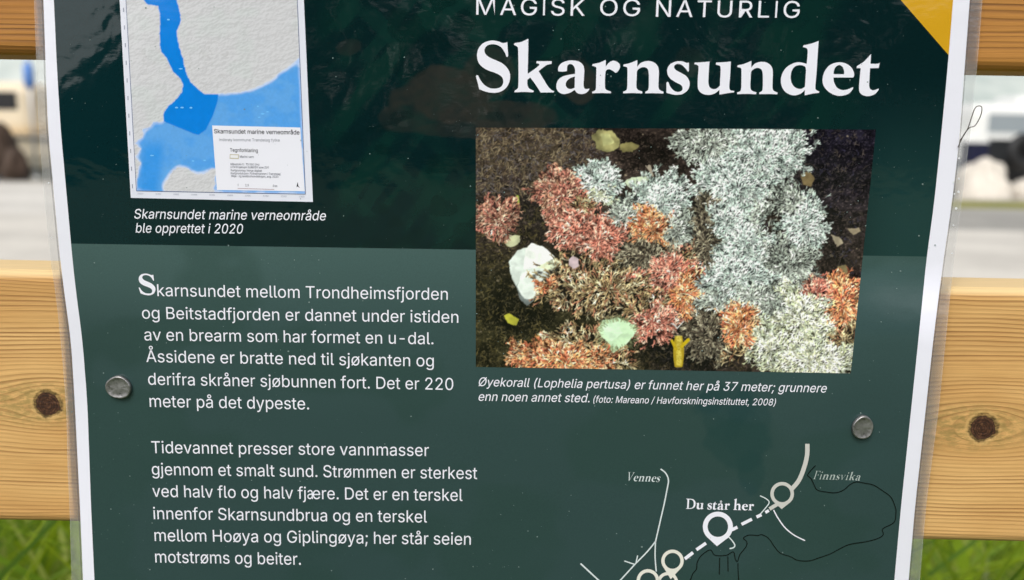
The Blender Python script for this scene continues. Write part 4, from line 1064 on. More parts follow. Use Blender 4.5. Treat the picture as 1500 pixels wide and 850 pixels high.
SANS_DATA = r"""
(	273	89,207,0,-51,0,37 101,324,-8,-41,7,40 132,441,-13,-37,13,38 177,539,-17,-28,19,0 236,539,-20,0,-17,-35 191,428,13,39,-13,-39 161,313,7,38,-6,-37 151,207,0,33,0,-31 160,115,-6,31,6,-32 188,16,-12,35,13,-34 236,-96,-19,40,-20,0 177,-96,19,0,-29,49 111,55,15,-52,-14,51
)	273	37,-96,20,0,20,41 86,18,-13,-35,12,35 113,116,-6,-31,6,31 122,207,0,-30,0,33 112,313,6,-37,-7,38 82,428,13,-39,-12,39 37,539,18,-35,20,0 97,539,-20,0,16,-28 142,441,-14,38,13,-37 173,323,-8,41,7,-40 184,207,0,37,0,-51 161,53,16,51,-15,-51 97,-96,28,48,-20,0
,	188	38,-119,15,0,10,63 68,71,-10,-63,23,0 137,71,-23,0,-18,-63 84,-119,18,63,-15,0
-	453	337,244,-74,0,0,-18 337,188,0,19,-74,0 114,188,74,0,0,19 114,244,0,-18,74,0
.	188	95,-4,13,0,-12,0 63,9,9,-9,-9,9 50,41,0,-13,0,13 63,73,-9,-8,9,9 95,87,-12,0,13,0 128,73,-9,9,9,-8 141,41,0,13,0,-13 128,9,9,9,-9,-9
/	249	235,533,-19,0,-55,-203 71,-76,55,203,-19,0 14,-76,19,0,55,203 178,533,-54,-203,19,0
0	453	227,-7,37,0,-38,0 130,24,27,-21,-27,21 69,113,14,-39,-14,39 48,254,0,-55,0,55 69,395,-14,-39,14,39 130,484,-26,-20,27,21 227,516,-38,0,37,0 323,484,-27,21,27,-20 384,395,-14,39,14,-39 405,254,0,55,0,-55 384,113,14,39,-14,-39 323,24,27,21,-26,-21|227,50,-25,0,25,0 290,74,-17,-16,18,16 330,144,-9,-31,9,30 344,254,0,-43,0,43 330,365,9,-31,-9,30 290,435,18,-16,-17,16 227,460,25,0,-25,0 163,435,17,16,-17,-16 123,365,9,30,-9,-31 109,254,0,43,0,-43 123,144,-9,30,9,-31 163,74,-17,16,17,-16
1	453	76,0,105,0,0,18 76,55,0,-19,105,0 391,55,-105,0,0,-19 391,0,0,18,-105,0|276,509,-26,0,0,-170 276,0,0,170,-21,0 212,0,22,0,0,149 212,448,0,-149,-1,0 209,448,1,0,-41,-30 86,358,41,30,0,23 86,427,0,-23,37,27 198,509,-37,-28,26,0
2	453	64,0,108,0,0,16 64,47,0,-15,57,61 234,229,-57,-61,20,20 282,282,-12,-15,13,16 311,327,-7,-14,6,14 320,371,0,-15,0,19 308,419,8,-14,-9,13 273,449,15,-7,-14,7 224,460,18,0,-20,0 172,447,15,9,-14,-8 139,413,8,15,-8,-14 127,362,0,20,-20,0 66,362,20,0,0,30 86,442,-14,-23,14,23 143,496,-24,-13,24,13 225,516,-31,0,30,0 306,497,-24,12,23,-13 361,445,-13,22,13,-21 381,372,0,27,0,-18 371,318,7,17,-7,-18 336,259,17,21,-17,-22 267,180,29,31,-38,-40 153,60,38,40,0,-1 153,57,0,1,78,0 389,57,-79,0,0,-19 389,0,0,19,-108,0
3	453	218,-7,34,0,-31,0 133,10,25,-11,-26,11 70,57,16,-20,-16,21 44,132,2,-29,22,0 109,132,-22,0,2,-18 126,87,-9,12,10,-12 165,59,-16,6,16,-6 219,50,-20,0,20,0 275,61,-17,-8,17,7 315,93,-10,-14,9,14 329,145,0,-21,0,18 316,196,9,-15,-9,16 275,234,18,-10,-19,9 201,248,30,0,-15,0 157,248,15,0,0,17 157,299,0,-17,43,50 288,448,-44,-49,0,2 288,452,0,-1,-73,0 70,452,72,0,0,19 70,509,0,-19,101,0 372,509,-100,0,0,-16 372,461,0,16,-53,-61 211,278,54,61,0,4 211,289,0,-4,38,4 308,276,-27,12,27,-13 371,222,-15,24,15,-23 393,145,0,28,0,-30 370,66,15,23,-15,-23 309,12,26,13,-27,-12
4	453	40,105,124,0,0,18 40,158,0,-17,69,117 247,509,-69,-117,21,0 311,509,-22,0,-68,-115 109,166,67,114,0,-1 109,163,0,1,101,0 413,163,-101,0,0,-19 413,105,0,20,-124,0|282,0,20,0,0,40 282,121,0,-40,0,9 282,146,0,-8,0,57 282,318,0,-58,20,0 343,318,-21,0,0,-106 343,0,0,106,-21,0
5	453	221,-7,33,0,-30,0 140,11,24,-12,-24,12 83,60,14,-21,-14,21 60,130,1,-26,21,0 122,130,-21,0,2,-15 138,89,-9,12,9,-12 173,60,-14,7,15,-7 221,50,-17,0,21,0 276,64,-16,-9,16,10 314,104,-9,-17,9,17 328,162,0,-21,0,22 314,221,9,-17,-10,17 275,262,16,-10,-17,10 218,277,21,0,-17,0 167,268,17,6,-16,-5 128,246,10,9,-20,2 67,253,21,-3,10,85 96,509,-10,-86,90,0 366,509,-90,0,0,-19 366,452,0,19,-72,0 151,452,71,0,-6,-50 134,301,5,51,1,0 136,301,-1,0,11,10 178,325,-17,-6,16,6 229,334,-18,0,24,0 294,321,-20,8,19,-8 345,285,-14,16,14,-15 379,231,-8,21,8,-21 391,163,0,25,0,-33 369,76,15,25,-15,-26 309,15,25,15,-26,-14
6	453	226,-7,32,0,-31,0 142,15,25,-15,-24,14 84,74,14,-25,-13,26 64,162,0,-33,0,24 80,239,-11,-27,11,27 137,340,-27,-40,39,56 252,509,-38,-56,24,0 322,509,-23,0,-57,-83 151,261,57,83,-2,0 145,261,2,0,5,10 165,288,-8,-8,9,8 196,307,-12,-5,11,5 235,314,-14,0,31,0 316,295,-23,13,23,-13 370,240,-13,23,12,-24 389,157,0,32,0,-32 368,73,14,24,-14,-25 310,14,24,14,-24,-14|226,48,-19,0,20,0 279,63,-15,-10,15,9 314,101,-8,-16,9,17 327,157,0,-21,0,21 314,213,9,-16,-8,17 279,251,15,-9,-15,10 226,265,20,0,-19,0 174,252,15,9,-15,-9 138,214,9,16,-9,-16 125,158,0,21,0,-21 138,102,-9,16,9,-17 174,63,-15,9,15,-10
7	453	97,0,23,0,75,149 323,448,-75,-149,0,2 323,452,0,-1,-87,0 62,452,87,0,0,19 62,509,0,-19,110,0 391,509,-110,0,0,-20 391,449,0,20,-76,-150 165,0,75,150,-23,0
8	453	226,-7,34,0,-34,0 136,11,26,-12,-27,13 74,62,15,-22,-15,21 52,135,0,-27,0,22 65,195,-9,-18,9,18 101,241,-15,-12,15,12 153,265,-20,-4,0,0 153,267,0,-1,-25,6 93,308,15,-21,-15,21 70,380,0,-27,0,26 90,450,-13,-21,14,20 146,498,-24,-12,23,12 226,516,-30,0,30,0 306,498,-23,12,23,-12 361,450,-13,20,14,-21 382,380,0,26,0,-27 359,308,15,21,-15,-21 300,267,25,6,0,-1 300,265,0,0,19,-4 351,241,-15,12,15,-12 387,195,-9,18,9,-18 401,135,0,22,0,-27 378,62,15,21,-14,-22 317,11,26,13,-26,-12|226,49,-22,0,23,0 285,60,-17,-7,16,8 323,91,-9,-13,9,14 337,139,0,-18,0,19 322,189,10,-15,-9,14 283,223,17,-9,-17,8 226,235,21,0,-21,0 169,223,17,8,-17,-9 130,189,9,14,-10,-15 115,139,0,19,0,-18 129,91,-9,14,9,-13 167,60,-16,8,17,-7|226,290,-18,0,18,0 274,300,-14,-7,14,7 307,330,-8,-12,8,13 319,376,0,-18,0,17 308,420,7,-13,-8,13 275,449,14,-6,-14,7 226,460,19,0,-18,0 177,449,14,7,-14,-6 145,420,7,13,-8,-13 133,376,0,17,0,-18 145,330,-8,13,7,-12 178,300,-15,7,14,-7
9	453	226,516,-31,0,32,0 310,494,-24,14,25,-14 368,434,-14,26,14,-25 389,347,0,33,0,-24 373,270,10,27,-11,-27 315,168,28,41,-38,-56 200,0,39,56,-23,0 130,0,24,0,57,83 301,248,-57,-83,2,0 307,248,-2,0,-4,-10 287,221,9,8,-8,-8 257,202,12,5,-12,-5 218,195,14,0,-31,0 137,214,23,-13,-23,13 83,269,13,-24,-13,23 64,352,0,-32,0,32 85,436,-14,-24,14,25 143,494,-25,-14,24,14|226,460,20,0,-19,0 174,446,15,10,-15,-9 138,407,9,17,-8,-16 125,352,0,20,0,-22 138,295,-8,17,9,-16 174,257,-15,9,15,-9 226,243,-19,0,20,0 279,257,-16,-9,15,9 314,295,-8,-16,9,16 327,350,0,-20,0,22 314,407,9,-16,-8,17 279,446,15,-9,-15,10
:	188	95,-4,13,0,-12,0 63,9,9,-9,-9,9 50,41,0,-13,0,13 63,73,-9,-8,9,9 95,87,-12,0,13,0 128,73,-9,9,9,-8 141,41,0,13,0,-13 128,9,9,9,-9,-9|95,271,13,0,-12,0 63,284,9,-9,-9,9 50,316,0,-12,0,13 63,349,-9,-9,9,8 95,362,-12,0,13,0 128,349,-9,8,9,-9 141,316,0,13,0,-12 128,284,9,9,-9,-9
;	188	38,-119,15,0,10,63 68,71,-10,-63,23,0 137,71,-23,0,-18,-63 84,-119,18,63,-15,0|103,271,13,0,-12,0 71,284,9,-9,-9,9 58,316,0,-12,0,13 71,349,-9,-9,9,8 103,362,-12,0,13,0 136,349,-9,8,9,-9 149,316,0,13,0,-12 136,284,9,9,-9,-9
A	480	16,0,23,0,62,170 201,509,-61,-170,25,0 276,509,-25,0,62,-170 463,0,-62,170,-23,0 395,0,23,0,-36,101 287,302,36,-100,-6,19 264,372,9,-28,-9,28 232,478,13,-43,4,0 245,478,-4,0,-12,-43 213,371,9,28,-9,-28 191,302,5,18,-36,-100 85,0,35,101,-23,0|110,142,87,0,0,19 110,199,0,-19,87,0 370,199,-87,0,0,-19 370,142,0,19,-87,0
B	456	60,0,62,0,0,170 60,509,0,-170,60,0 241,509,-60,0,35,0 329,491,-23,12,23,-12 381,442,-12,20,11,-20 398,374,0,25,0,-22 387,320,7,14,-8,-14 356,286,13,8,-12,-9 315,267,15,4,0,-2 315,262,0,2,16,-1 363,245,-16,10,16,-10 402,203,-10,18,11,-18 418,136,0,27,0,-25 400,67,12,20,-12,-21 344,18,26,12,-25,-12 247,0,40,0,-63,0|125,57,0,58,40,0 245,57,-40,0,39,0 330,80,-17,-15,17,15 355,137,0,-23,0,17 342,184,9,-14,-8,14 306,218,15,-9,-16,9 248,231,23,0,-41,0 125,231,41,0,0,-58|125,285,0,56,37,0 238,285,-38,0,19,0 288,296,-15,-7,15,7 323,326,-8,-13,9,13 336,372,0,-17,0,23 313,429,15,-15,-16,15 240,452,33,0,-38,0 125,452,38,0,0,-56
D	502	219,0,52,0,-41,0 96,0,41,0,0,19 96,57,0,-19,40,0 215,57,-40,0,41,0 318,81,-27,-16,27,16 379,149,-13,-30,13,30 399,255,0,-41,0,41 379,361,13,-30,-13,29 320,428,26,-16,-27,16 221,452,39,0,-43,0 93,452,43,0,0,19 93,509,0,-19,44,0 225,509,-44,0,50,0 353,478,-36,21,35,-20 433,391,-18,38,19,-38 462,255,0,53,0,-53 433,119,19,38,-19,-38 351,31,36,20,-37,-21|125,509,-22,0,0,-170 125,0,0,170,-22,0 60,0,22,0,0,170 60,509,0,-170,22,0
E	419	60,0,105,0,0,170 60,509,0,-170,104,0 372,509,-104,0,0,-19 372,452,0,19,-82,0 125,452,82,0,0,-56 125,286,0,55,77,0 355,286,-77,0,0,-19 355,229,0,19,-77,0 125,229,77,0,0,-57 125,57,0,57,83,0 375,57,-83,0,0,-19 375,0,0,19,-105,0
F	410	60,0,22,0,0,170 60,509,0,-170,103,0 369,509,-103,0,0,-19 369,452,0,19,-81,0 125,452,81,0,0,-58 125,278,0,58,73,0 346,278,-74,0,0,-19 346,221,0,19,-74,0 125,221,73,0,0,-74 125,0,0,74,-22,0
G	520	269,-7,40,0,-46,0 149,25,35,-21,-34,21 69,116,19,-39,-19,39 40,254,0,-53,0,54 69,393,-19,-39,19,39 149,484,-34,-22,34,21 265,516,-44,0,27,0 340,504,-23,8,24,-8 403,469,-18,15,19,-15 449,416,-12,21,12,-20 474,349,-4,24,-22,0 408,349,22,0,-5,16 387,393,9,-13,-8,13 356,427,12,-10,-12,9 315,448,15,-4,-15,5 265,456,18,0,-30,0 183,432,25,16,-24,-15 125,364,14,30,-14,-30 103,254,0,43,0,-43 125,145,-14,30,15,-30 184,76,-25,16,25,-15 269,53,-32,0,28,0 345,71,-22,-12,22,12 396,123,-12,-22,13,23 415,202,0,-30,6,-1 434,199,-6,1,-50,0 283,199,50,0,0,19 283,256,0,-19,65,0 478,256,-65,0,0,-19 478,200,0,19,0,-42 451,91,18,31,-18,-31 377,19,31,17,-32,-17
H	517	60,0,22,0,0,170 60,509,0,-170,22,0 125,509,-22,0,0,-74 125,289,0,73,89,0 392,289,-89,0,0,73 392,509,0,-74,22,0 457,509,-22,0,0,-170 457,0,0,170,-22,0 392,0,22,0,0,77 392,232,0,-77,-89,0 125,232,89,0,0,-77 125,0,0,77,-22,0
I	301	31,0,80,0,0,19 31,57,0,-19,29,0 118,57,-29,0,0,132 118,452,0,-132,-29,0 31,452,29,0,0,19 31,509,0,-19,80,0 269,509,-79,0,0,-19 269,452,0,19,-29,0 183,452,29,0,0,-132 183,57,0,132,29,0 269,57,-29,0,0,-19 269,0,0,19,-79,0
K	467	104,145,42,44,0,24 104,216,0,-23,12,16 139,261,-11,-14,12,14 174,303,-12,-13,13,14 212,344,-13,-13,50,55 364,509,-51,-55,28,0 448,509,-28,0,-72,-78 231,276,73,77,-1,0 228,276,1,0,-41,-43|60,0,22,0,0,170 60,509,0,-170,22,0 125,509,-22,0,0,-58 125,334,0,58,-1,-36 124,225,0,36,0,-11 125,193,-1,11,0,-64 125,0,0,64,-22,0|372,0,26,0,-61,86 188,259,61,-86,13,17 228,309,-13,-16,74,-103 449,0,-74,103,-26,0
L	393	60,0,100,0,0,170 60,509,0,-170,22,0 125,509,-22,0,0,-151 125,57,0,151,78,0 361,57,-79,0,0,-19 361,0,0,19,-100,0
M	628	60,0,21,0,0,170 60,509,0,-170,31,0 152,509,-31,0,41,-107 277,187,-42,107,3,-7 287,159,-3,11,4,-11 299,123,-4,13,4,-13 311,84,-4,13,4,-13 322,49,-3,10,-5,0 307,49,5,0,3,10 318,83,-4,-13,4,12 330,121,-4,-13,4,13 342,158,-4,-11,4,12 352,187,-3,-8,42,107 476,509,-41,-107,31,0 568,509,-31,0,0,-170 568,0,0,170,-21,0 504,0,21,0,0,97 504,291,0,-97,0,11 504,327,0,-13,1,13 505,369,0,-15,0,14 506,413,0,-15,0,15 507,457,0,-14,2,0 513,457,-2,0,-5,-16 498,409,5,17,-6,-16 482,363,5,15,-5,-15 467,322,5,12,-4,-13 456,291,3,8,-38,-97 342,0,38,97,-19,0 286,0,19,0,-38,97 170,291,39,-97,-3,8 159,321,4,-12,-4,12 145,361,5,-15,-5,15 129,408,6,-17,-5,16 112,457,6,-16,2,0 119,457,-2,0,0,-13 120,416,0,15,0,-15 121,372,0,15,0,-15 122,328,-1,14,0,-13 122,291,0,11,0,-97 122,0,0,97,-21,0
N	523	60,0,22,0,0,170 60,509,0,-170,25,0 136,509,-25,0,69,-109 343,183,-69,108,6,-9 363,151,-8,13,7,-13 388,107,-9,16,8,-17 414,55,-9,18,-3,0 405,54,3,0,-2,18 401,108,0,-18,-1,18 399,157,0,-15,0,15 399,195,0,-10,0,105 399,509,0,-105,21,0 463,509,-21,0,0,-170 463,0,0,170,-25,0 387,0,25,0,-62,97 202,290,62,-97,-8,13 177,331,9,-15,-8,14 148,381,11,-19,-11,19 108,452,15,-28,3,1 119,454,-4,-1,1,-26 122,384,-1,21,1,-22 124,328,0,16,1,-16 125,291,0,9,0,-97 125,0,0,97,-22,0
O	533	267,-7,44,0,-44,0 150,25,34,-21,-34,21 70,115,20,-39,-20,39 40,254,0,-53,0,54 70,393,-20,-39,20,39 150,484,-34,-22,34,21 267,516,-44,0,44,0 384,484,-34,21,34,-22 464,393,-20,39,19,-39 493,254,0,54,0,-53 464,115,19,39,-20,-39 384,25,34,21,-34,-21|267,53,-31,0,30,0 349,76,-24,-15,25,15 408,144,-14,-30,15,30 430,254,0,-43,0,44 408,365,15,-30,-14,30 349,433,25,-16,-24,15 267,456,30,0,-31,0 184,433,25,15,-25,-16 125,364,15,30,-14,-30 103,254,0,43,0,-43 125,144,-14,30,15,-30 184,76,-25,16,25,-15
P	445	60,0,22,0,0,170 60,509,0,-170,58,0 235,509,-58,0,39,0 332,487,-25,15,26,-14 390,430,-13,24,12,-25 409,348,0,30,0,-31 390,265,12,25,-13,-24 332,207,26,15,-25,-14 235,186,39,0,-42,0 109,186,42,0,0,19 109,242,0,-18,41,0 233,242,-42,0,26,0 297,256,-16,-9,16,9 333,294,-8,-16,8,16 344,348,0,-20,0,20 333,402,8,-16,-8,15 297,439,16,-9,-17,9 232,452,27,0,-36,0 125,452,35,0,0,-151 125,0,0,151,-22,0
R	449	60,0,22,0,0,170 60,509,0,-170,59,0 236,509,-59,0,39,0 333,489,-26,13,26,-14 390,433,-12,24,13,-23 409,352,0,30,0,-31 390,271,13,24,-12,-23 333,217,26,13,-26,-13 236,198,39,0,-47,0 96,198,47,0,0,19 96,255,0,-19,46,0 234,255,-46,0,26,0 298,267,-17,-8,16,8 334,300,-8,-14,7,15 345,352,0,-20,0,20 334,405,7,-15,-8,15 298,440,16,-9,-17,8 233,452,26,0,-36,0 125,452,36,0,0,-151 125,0,0,151,-22,0|353,0,25,0,-41,76 230,229,41,-76,24,0 303,229,-24,0,41,-76 428,0,-42,76,-25,0
S	447	224,-9,39,0,-37,0 128,9,27,-12,-28,12 64,60,15,-22,-15,22 38,137,2,-30,22,0 104,137,-22,0,2,-20 123,88,-11,13,11,-13 166,59,-17,6,18,-7 224,49,-21,0,23,0 286,60,-18,-7,18,8 329,92,-10,-14,11,13 346,139,0,-18,0,16 332,179,9,-10,-9,10 296,205,15,-7,-15,6 245,222,19,-5,-21,6 184,239,20,-5,-42,12 86,289,23,-21,-23,22 52,372,0,-33,0,29 75,448,-15,-22,15,21 138,498,-27,-12,26,12 227,516,-33,0,34,0 316,498,-26,12,26,-12 377,449,-15,20,15,-21 401,378,-1,26,-21,0 337,378,21,0,-2,25 302,437,21,-14,-21,14 225,459,31,0,-22,0 167,448,17,7,-16,-7 129,418,9,13,-9,-12 115,376,0,15,0,-18 131,334,-11,10,11,-11 169,308,-15,6,15,-6 212,293,-13,4,18,-4 264,279,-17,5,15,-4 312,264,-17,6,16,-7 359,238,-15,10,14,-11 395,198,-10,16,9,-17 408,139,0,23,0,-28 386,64,15,22,-14,-23 323,11,28,13,-27,-13
T	449	32,452,53,0,0,19 32,509,0,-19,128,0 417,509,-129,0,0,-19 417,452,0,19,-54,0 257,452,53,0,0,-151 257,0,0,151,-22,0 193,0,21,0,0,151 193,452,0,-151,-54,0
U	517	259,-8,40,0,-40,0 154,15,30,-15,-30,16 85,80,16,-27,-17,27 60,173,0,-35,0,112 60,509,0,-112,21,0 124,509,-21,0,0,-110 124,178,0,110,0,-24 141,113,-11,19,11,-19 187,68,-20,11,20,-11 259,52,-28,0,28,0 331,68,-20,-11,20,11 377,113,-11,-19,10,19 393,178,0,-24,0,110 393,509,0,-110,21,0 457,509,-21,0,0,-112 457,173,0,112,0,-35 433,80,16,27,-17,-27 363,15,30,16,-29,-15
V	480	204,0,25,0,-63,170 16,509,63,-170,23,0 84,509,-22,0,36,-101 192,206,-36,101,6,-17 215,137,-9,29,9,-28 248,31,-13,42,-5,0 235,31,4,0,12,43 267,138,-9,-28,9,28 290,206,-6,-17,35,101 395,509,-35,-101,22,0 463,509,-23,0,-62,-170 278,0,62,170,-25,0
a	389	160,-9,22,0,-24,0 94,5,20,-9,-19,9 48,45,11,-18,-12,17 30,108,0,-25,0,22 43,161,-8,-14,9,14 78,193,-15,-8,14,8 125,211,-17,-4,18,4 178,220,-18,-2,23,3 234,227,-15,-2,14,1 265,235,-7,-4,7,4 276,255,0,-10,0,0 276,257,0,-1,0,15 267,297,6,-11,-6,11 240,322,12,-6,-12,6 196,331,17,0,-18,0 149,322,13,6,-13,-5 118,301,8,8,-8,-9 100,274,4,9,-20,6 41,291,20,-6,9,23 79,346,-17,-14,16,14 133,375,-20,-6,20,6 194,384,-21,0,14,0 239,379,-16,4,16,-3 286,360,-15,10,15,-9 322,320,-9,18,10,-17 337,251,0,29,0,-83 337,0,0,84,-20,0 277,0,20,0,0,17 277,52,0,-17,-2,0 272,52,2,0,-4,-9 252,25,9,9,-9,-10 215,1,15,6,-15,-6|170,45,-15,0,23,0 228,59,-16,-9,15,9 263,93,-8,-14,8,14 276,138,0,-16,0,17 276,190,0,-17,-3,-3 259,182,9,2,-8,-2 231,176,11,2,-10,-2 200,171,10,1,-10,-1 175,168,7,1,-14,-2 134,159,13,4,-13,-5 103,139,8,9,-7,-8 92,105,0,14,0,-13 102,72,-7,9,7,-9 130,52,-12,5,12,-4
b	424	229,-8,32,0,-23,0 172,4,15,-8,-14,8 138,31,8,-10,-9,11 118,59,5,-8,-2,0 112,59,2,0,0,-20 112,0,0,20,-20,0 53,0,19,0,0,170 53,509,0,-170,20,0 114,509,-21,0,0,-63 114,319,0,63,1,0 118,319,-1,0,5,8 137,346,-8,-10,8,10 171,373,-14,-8,15,8 229,384,-24,0,32,0 313,361,-24,15,24,-16 370,293,-14,29,13,-30 390,189,0,40,0,-40 370,84,13,30,-14,-29 313,16,24,16,-24,-16|220,47,-23,0,24,0 279,66,-16,-13,16,12 316,117,-8,-22,8,21 328,189,0,-27,0,27 316,261,8,-21,-8,21 280,311,16,-12,-16,13 220,330,24,0,-23,0 161,312,16,12,-16,-12 125,263,8,21,-8,-21 113,189,0,28,0,-28 125,115,-8,21,8,-21 162,65,-16,12,16,-12
d	424	195,-8,24,0,-31,0 111,16,25,-16,-24,16 55,84,13,-29,-14,30 34,189,0,-40,0,40 55,293,-14,-30,14,29 112,361,-24,-16,24,15 196,384,-32,0,23,0 253,373,-15,8,15,-8 287,346,-8,10,9,-10 306,319,-4,8,2,0 311,319,-2,0,0,63 311,509,0,-63,20,0 372,509,-21,0,0,-170 372,0,0,170,-20,0 313,0,19,0,0,20 313,59,0,-20,-2,0 307,59,2,0,-5,-8 287,31,8,11,-9,-10 252,4,15,8,-14,-8|205,47,-24,0,22,0 263,65,-16,-12,16,12 299,115,-8,-21,9,21 312,189,0,-28,0,28 300,263,8,-21,-8,21 263,312,16,-12,-16,12 205,330,23,0,-24,0 145,311,16,13,-16,-12 108,261,8,21,-8,-21 96,189,0,27,0,-27 109,117,-9,21,8,-22 145,66,-16,12,16,-13
e	404	212,-8,26,0,-37,0 117,16,26,-16,-27,17 56,85,14,-29,-15,29 34,187,0,-39,0,39 55,290,-14,-30,14,29 115,359,-26,-16,26,17 205,384,-34,0,21,0 266,374,-20,7,19,-7 319,341,-16,15,16,-15 357,282,-9,24,9,-24 371,194,0,34,0,-8 371,169,0,9,-99,0 96,169,0,0,0,-25 110,106,-9,20,10,-19 151,61,-17,11,17,-10 212,46,-23,0,16,0 254,53,-13,-5,12,4 285,73,-8,-9,9,9 306,105,-5,-12,19,-4 365,91,-20,5,-6,-20 335,39,14,15,-14,-15 283,4,20,9,-21,-8|98,221,0,0,0,0 308,221,0,0,-1,17 298,269,8,-20,-8,19 263,314,15,-11,-16,11 205,330,23,0,-23,0 146,313,17,12,-16,-11 109,270,9,18,-6,-14
f	254	228,379,-74,0,0,-17 228,327,0,17,-74,0 6,327,74,0,0,17 6,379,0,-17,74,0|81,0,20,0,0,144 81,432,0,-144,0,21 96,486,-10,-15,10,14 135,519,-16,-8,17,7 187,530,-18,0,14,0 222,527,-9,2,10,-2 243,521,-5,2,-5,-18 227,468,6,18,-3,2 215,472,5,-1,-5,1 195,474,8,0,-19,0 154,460,9,9,-8,-9 142,419,0,18,0,-140 142,0,0,140,-21,0
g	425	207,-151,31,0,-28,0 134,-140,21,-7,-21,8 82,-110,14,-13,-13,12 51,-69,7,-15,16,9 101,-41,-17,-9,6,-8 122,-66,-9,9,8,-9 154,-88,-13,6,14,-6 207,-97,-21,0,31,0 282,-75,-19,-15,20,15 311,-6,0,-31,0,25 311,68,0,-24,-1,0 306,68,2,0,-5,-8 287,41,8,10,-9,-9 252,16,15,7,-14,-8 195,5,24,0,-31,0 113,27,24,-15,-25,14 55,90,14,-28,-14,28 34,191,0,-39,0,39 55,293,-14,-29,14,29 112,361,-24,-16,25,15 196,384,-31,0,24,0 253,373,-14,8,15,-8 288,346,-8,10,9,-10 308,319,-5,8,1,0 313,319,-2,0,0,20 313,379,0,-20,20,0 372,379,-19,0,0,-129 372,-9,0,130,0,-33 350,-90,15,21,-15,-21 291,-136,25,10,-25,-10|205,59,-24,0,23,0 264,75,-16,-11,16,11 300,121,-8,-20,8,20 312,193,0,-28,0,27 300,264,8,-21,-8,20 264,312,16,-11,-16,12 205,330,23,0,-24,0 145,312,16,12,-16,-13 109,262,8,21,-9,-20 96,193,0,26,0,-27 109,123,-9,20,8,-20 145,76,-16,11,17,-11
h	410	114,227,0,22,0,-76 114,0,0,76,-21,0 53,0,20,0,0,170 53,509,0,-170,20,0 114,509,-21,0,0,-74 114,287,0,74,-4,0 102,287,4,0,12,35 152,362,-21,-15,22,15 227,384,-28,0,26,0 295,369,-19,10,20,-11 341,321,-11,21,11,-22 357,240,0,33,0,-80 357,0,0,80,-20,0 296,0,20,0,0,78 296,235,0,-78,0,30 273,304,15,-16,-15,17 210,329,27,0,-18,0 161,317,14,8,-15,-8 126,283,9,15,-8,-16
i	167	53,0,20,0,0,126 53,379,0,-126,20,0 114,379,-21,0,0,-126 114,0,0,126,-21,0|84,443,11,0,-12,0 54,455,8,-8,-9,7 41,483,0,-11,0,11 54,512,-9,-8,8,8 84,524,-12,0,11,0 114,512,-8,8,8,-8 126,483,0,11,0,-11 114,455,8,7,-8,-8
j	167	53,379,0,-136,20,0 114,379,-21,0,0,-136 114,-30,0,136,0,-23 102,-90,8,17,-9,-17 65,-129,16,9,-17,-9 4,-143,24,0,-5,0 -10,-143,5,0,0,19 -10,-87,0,-18,4,0 2,-87,-4,0,18,0 40,-72,-8,-10,9,10 53,-29,0,-19,0,136|83,443,12,0,-11,0 53,455,9,-8,-8,7 41,483,0,-11,0,11 53,512,-8,-8,9,8 83,524,-11,0,12,0 114,512,-9,8,8,-8 126,483,0,11,0,-11 114,455,8,7,-9,-8
k	381	110,137,22,21,0,25 110,212,0,-25,3,0 121,212,-4,0,54,56 284,379,-54,-56,26,0 360,379,-25,0,-59,-60 184,199,59,60,-2,0 177,199,2,0,-22,-21|53,0,20,0,0,170 53,509,0,-170,20,0 114,509,-21,0,0,-170 114,0,0,170,-21,0|294,0,26,0,-49,62 148,186,49,-62,14,14 191,229,-14,-15,61,-77 372,0,-60,76,-26,0
l	189	139,-2,8,0,-29,0 74,20,14,-15,-14,15 53,84,0,-27,0,142 53,509,0,-142,20,0 114,509,-21,0,0,-137 114,99,0,136,0,-18 120,62,-4,7,5,-7 146,52,-13,0,6,0 160,53,-3,-1,4,0 170,54,-3,0,3,-17 181,3,-4,17,-6,-2 162,-1,7,1,-8,-1
m	610	53,0,20,0,0,126 53,379,0,-126,19,0 112,379,-20,0,0,-28 112,295,0,28,-1,0 108,295,1,0,5,21 132,346,-11,-14,12,13 172,376,-15,-7,15,7 219,386,-16,0,28,0 287,361,-17,17,18,-17 321,295,-5,27,-3,0 312,295,3,0,5,18 337,343,-12,-14,12,14 381,375,-17,-8,17,7 437,386,-21,0,22,0 497,372,-18,9,18,-10 541,328,-11,20,10,-19 557,255,0,30,0,-85 557,0,0,85,-21,0 496,0,20,0,0,85 496,254,0,-85,0,27 473,313,15,-12,-16,12 419,330,20,0,-17,0 374,320,13,7,-12,-7 345,290,7,13,-6,-12 335,247,0,16,0,-82 335,0,0,82,-20,0 274,0,21,0,0,87 274,260,0,-87,0,21 253,311,14,-13,-14,13 199,330,22,0,-14,0 158,320,13,7,-14,-7 126,289,8,14,-8,-13 114,238,0,20,0,-79 114,0,0,79,-21,0
n	410	114,227,0,22,0,-76 114,0,0,76,-21,0 53,0,20,0,0,126 53,379,0,-126,19,0 112,379,-20,0,0,-30 112,287,0,31,-3,0 102,287,4,0,12,35 152,362,-21,-15,22,15 227,384,-28,0,26,0 295,369,-19,10,19,-11 341,321,-11,21,11,-22 357,240,0,33,0,-80 357,0,0,80,-20,0 296,0,20,0,0,78 296,235,0,-78,0,30 273,304,15,-16,-15,17 210,329,27,0,-18,0 161,317,14,8,-15,-8 126,283,9,15,-8,-16
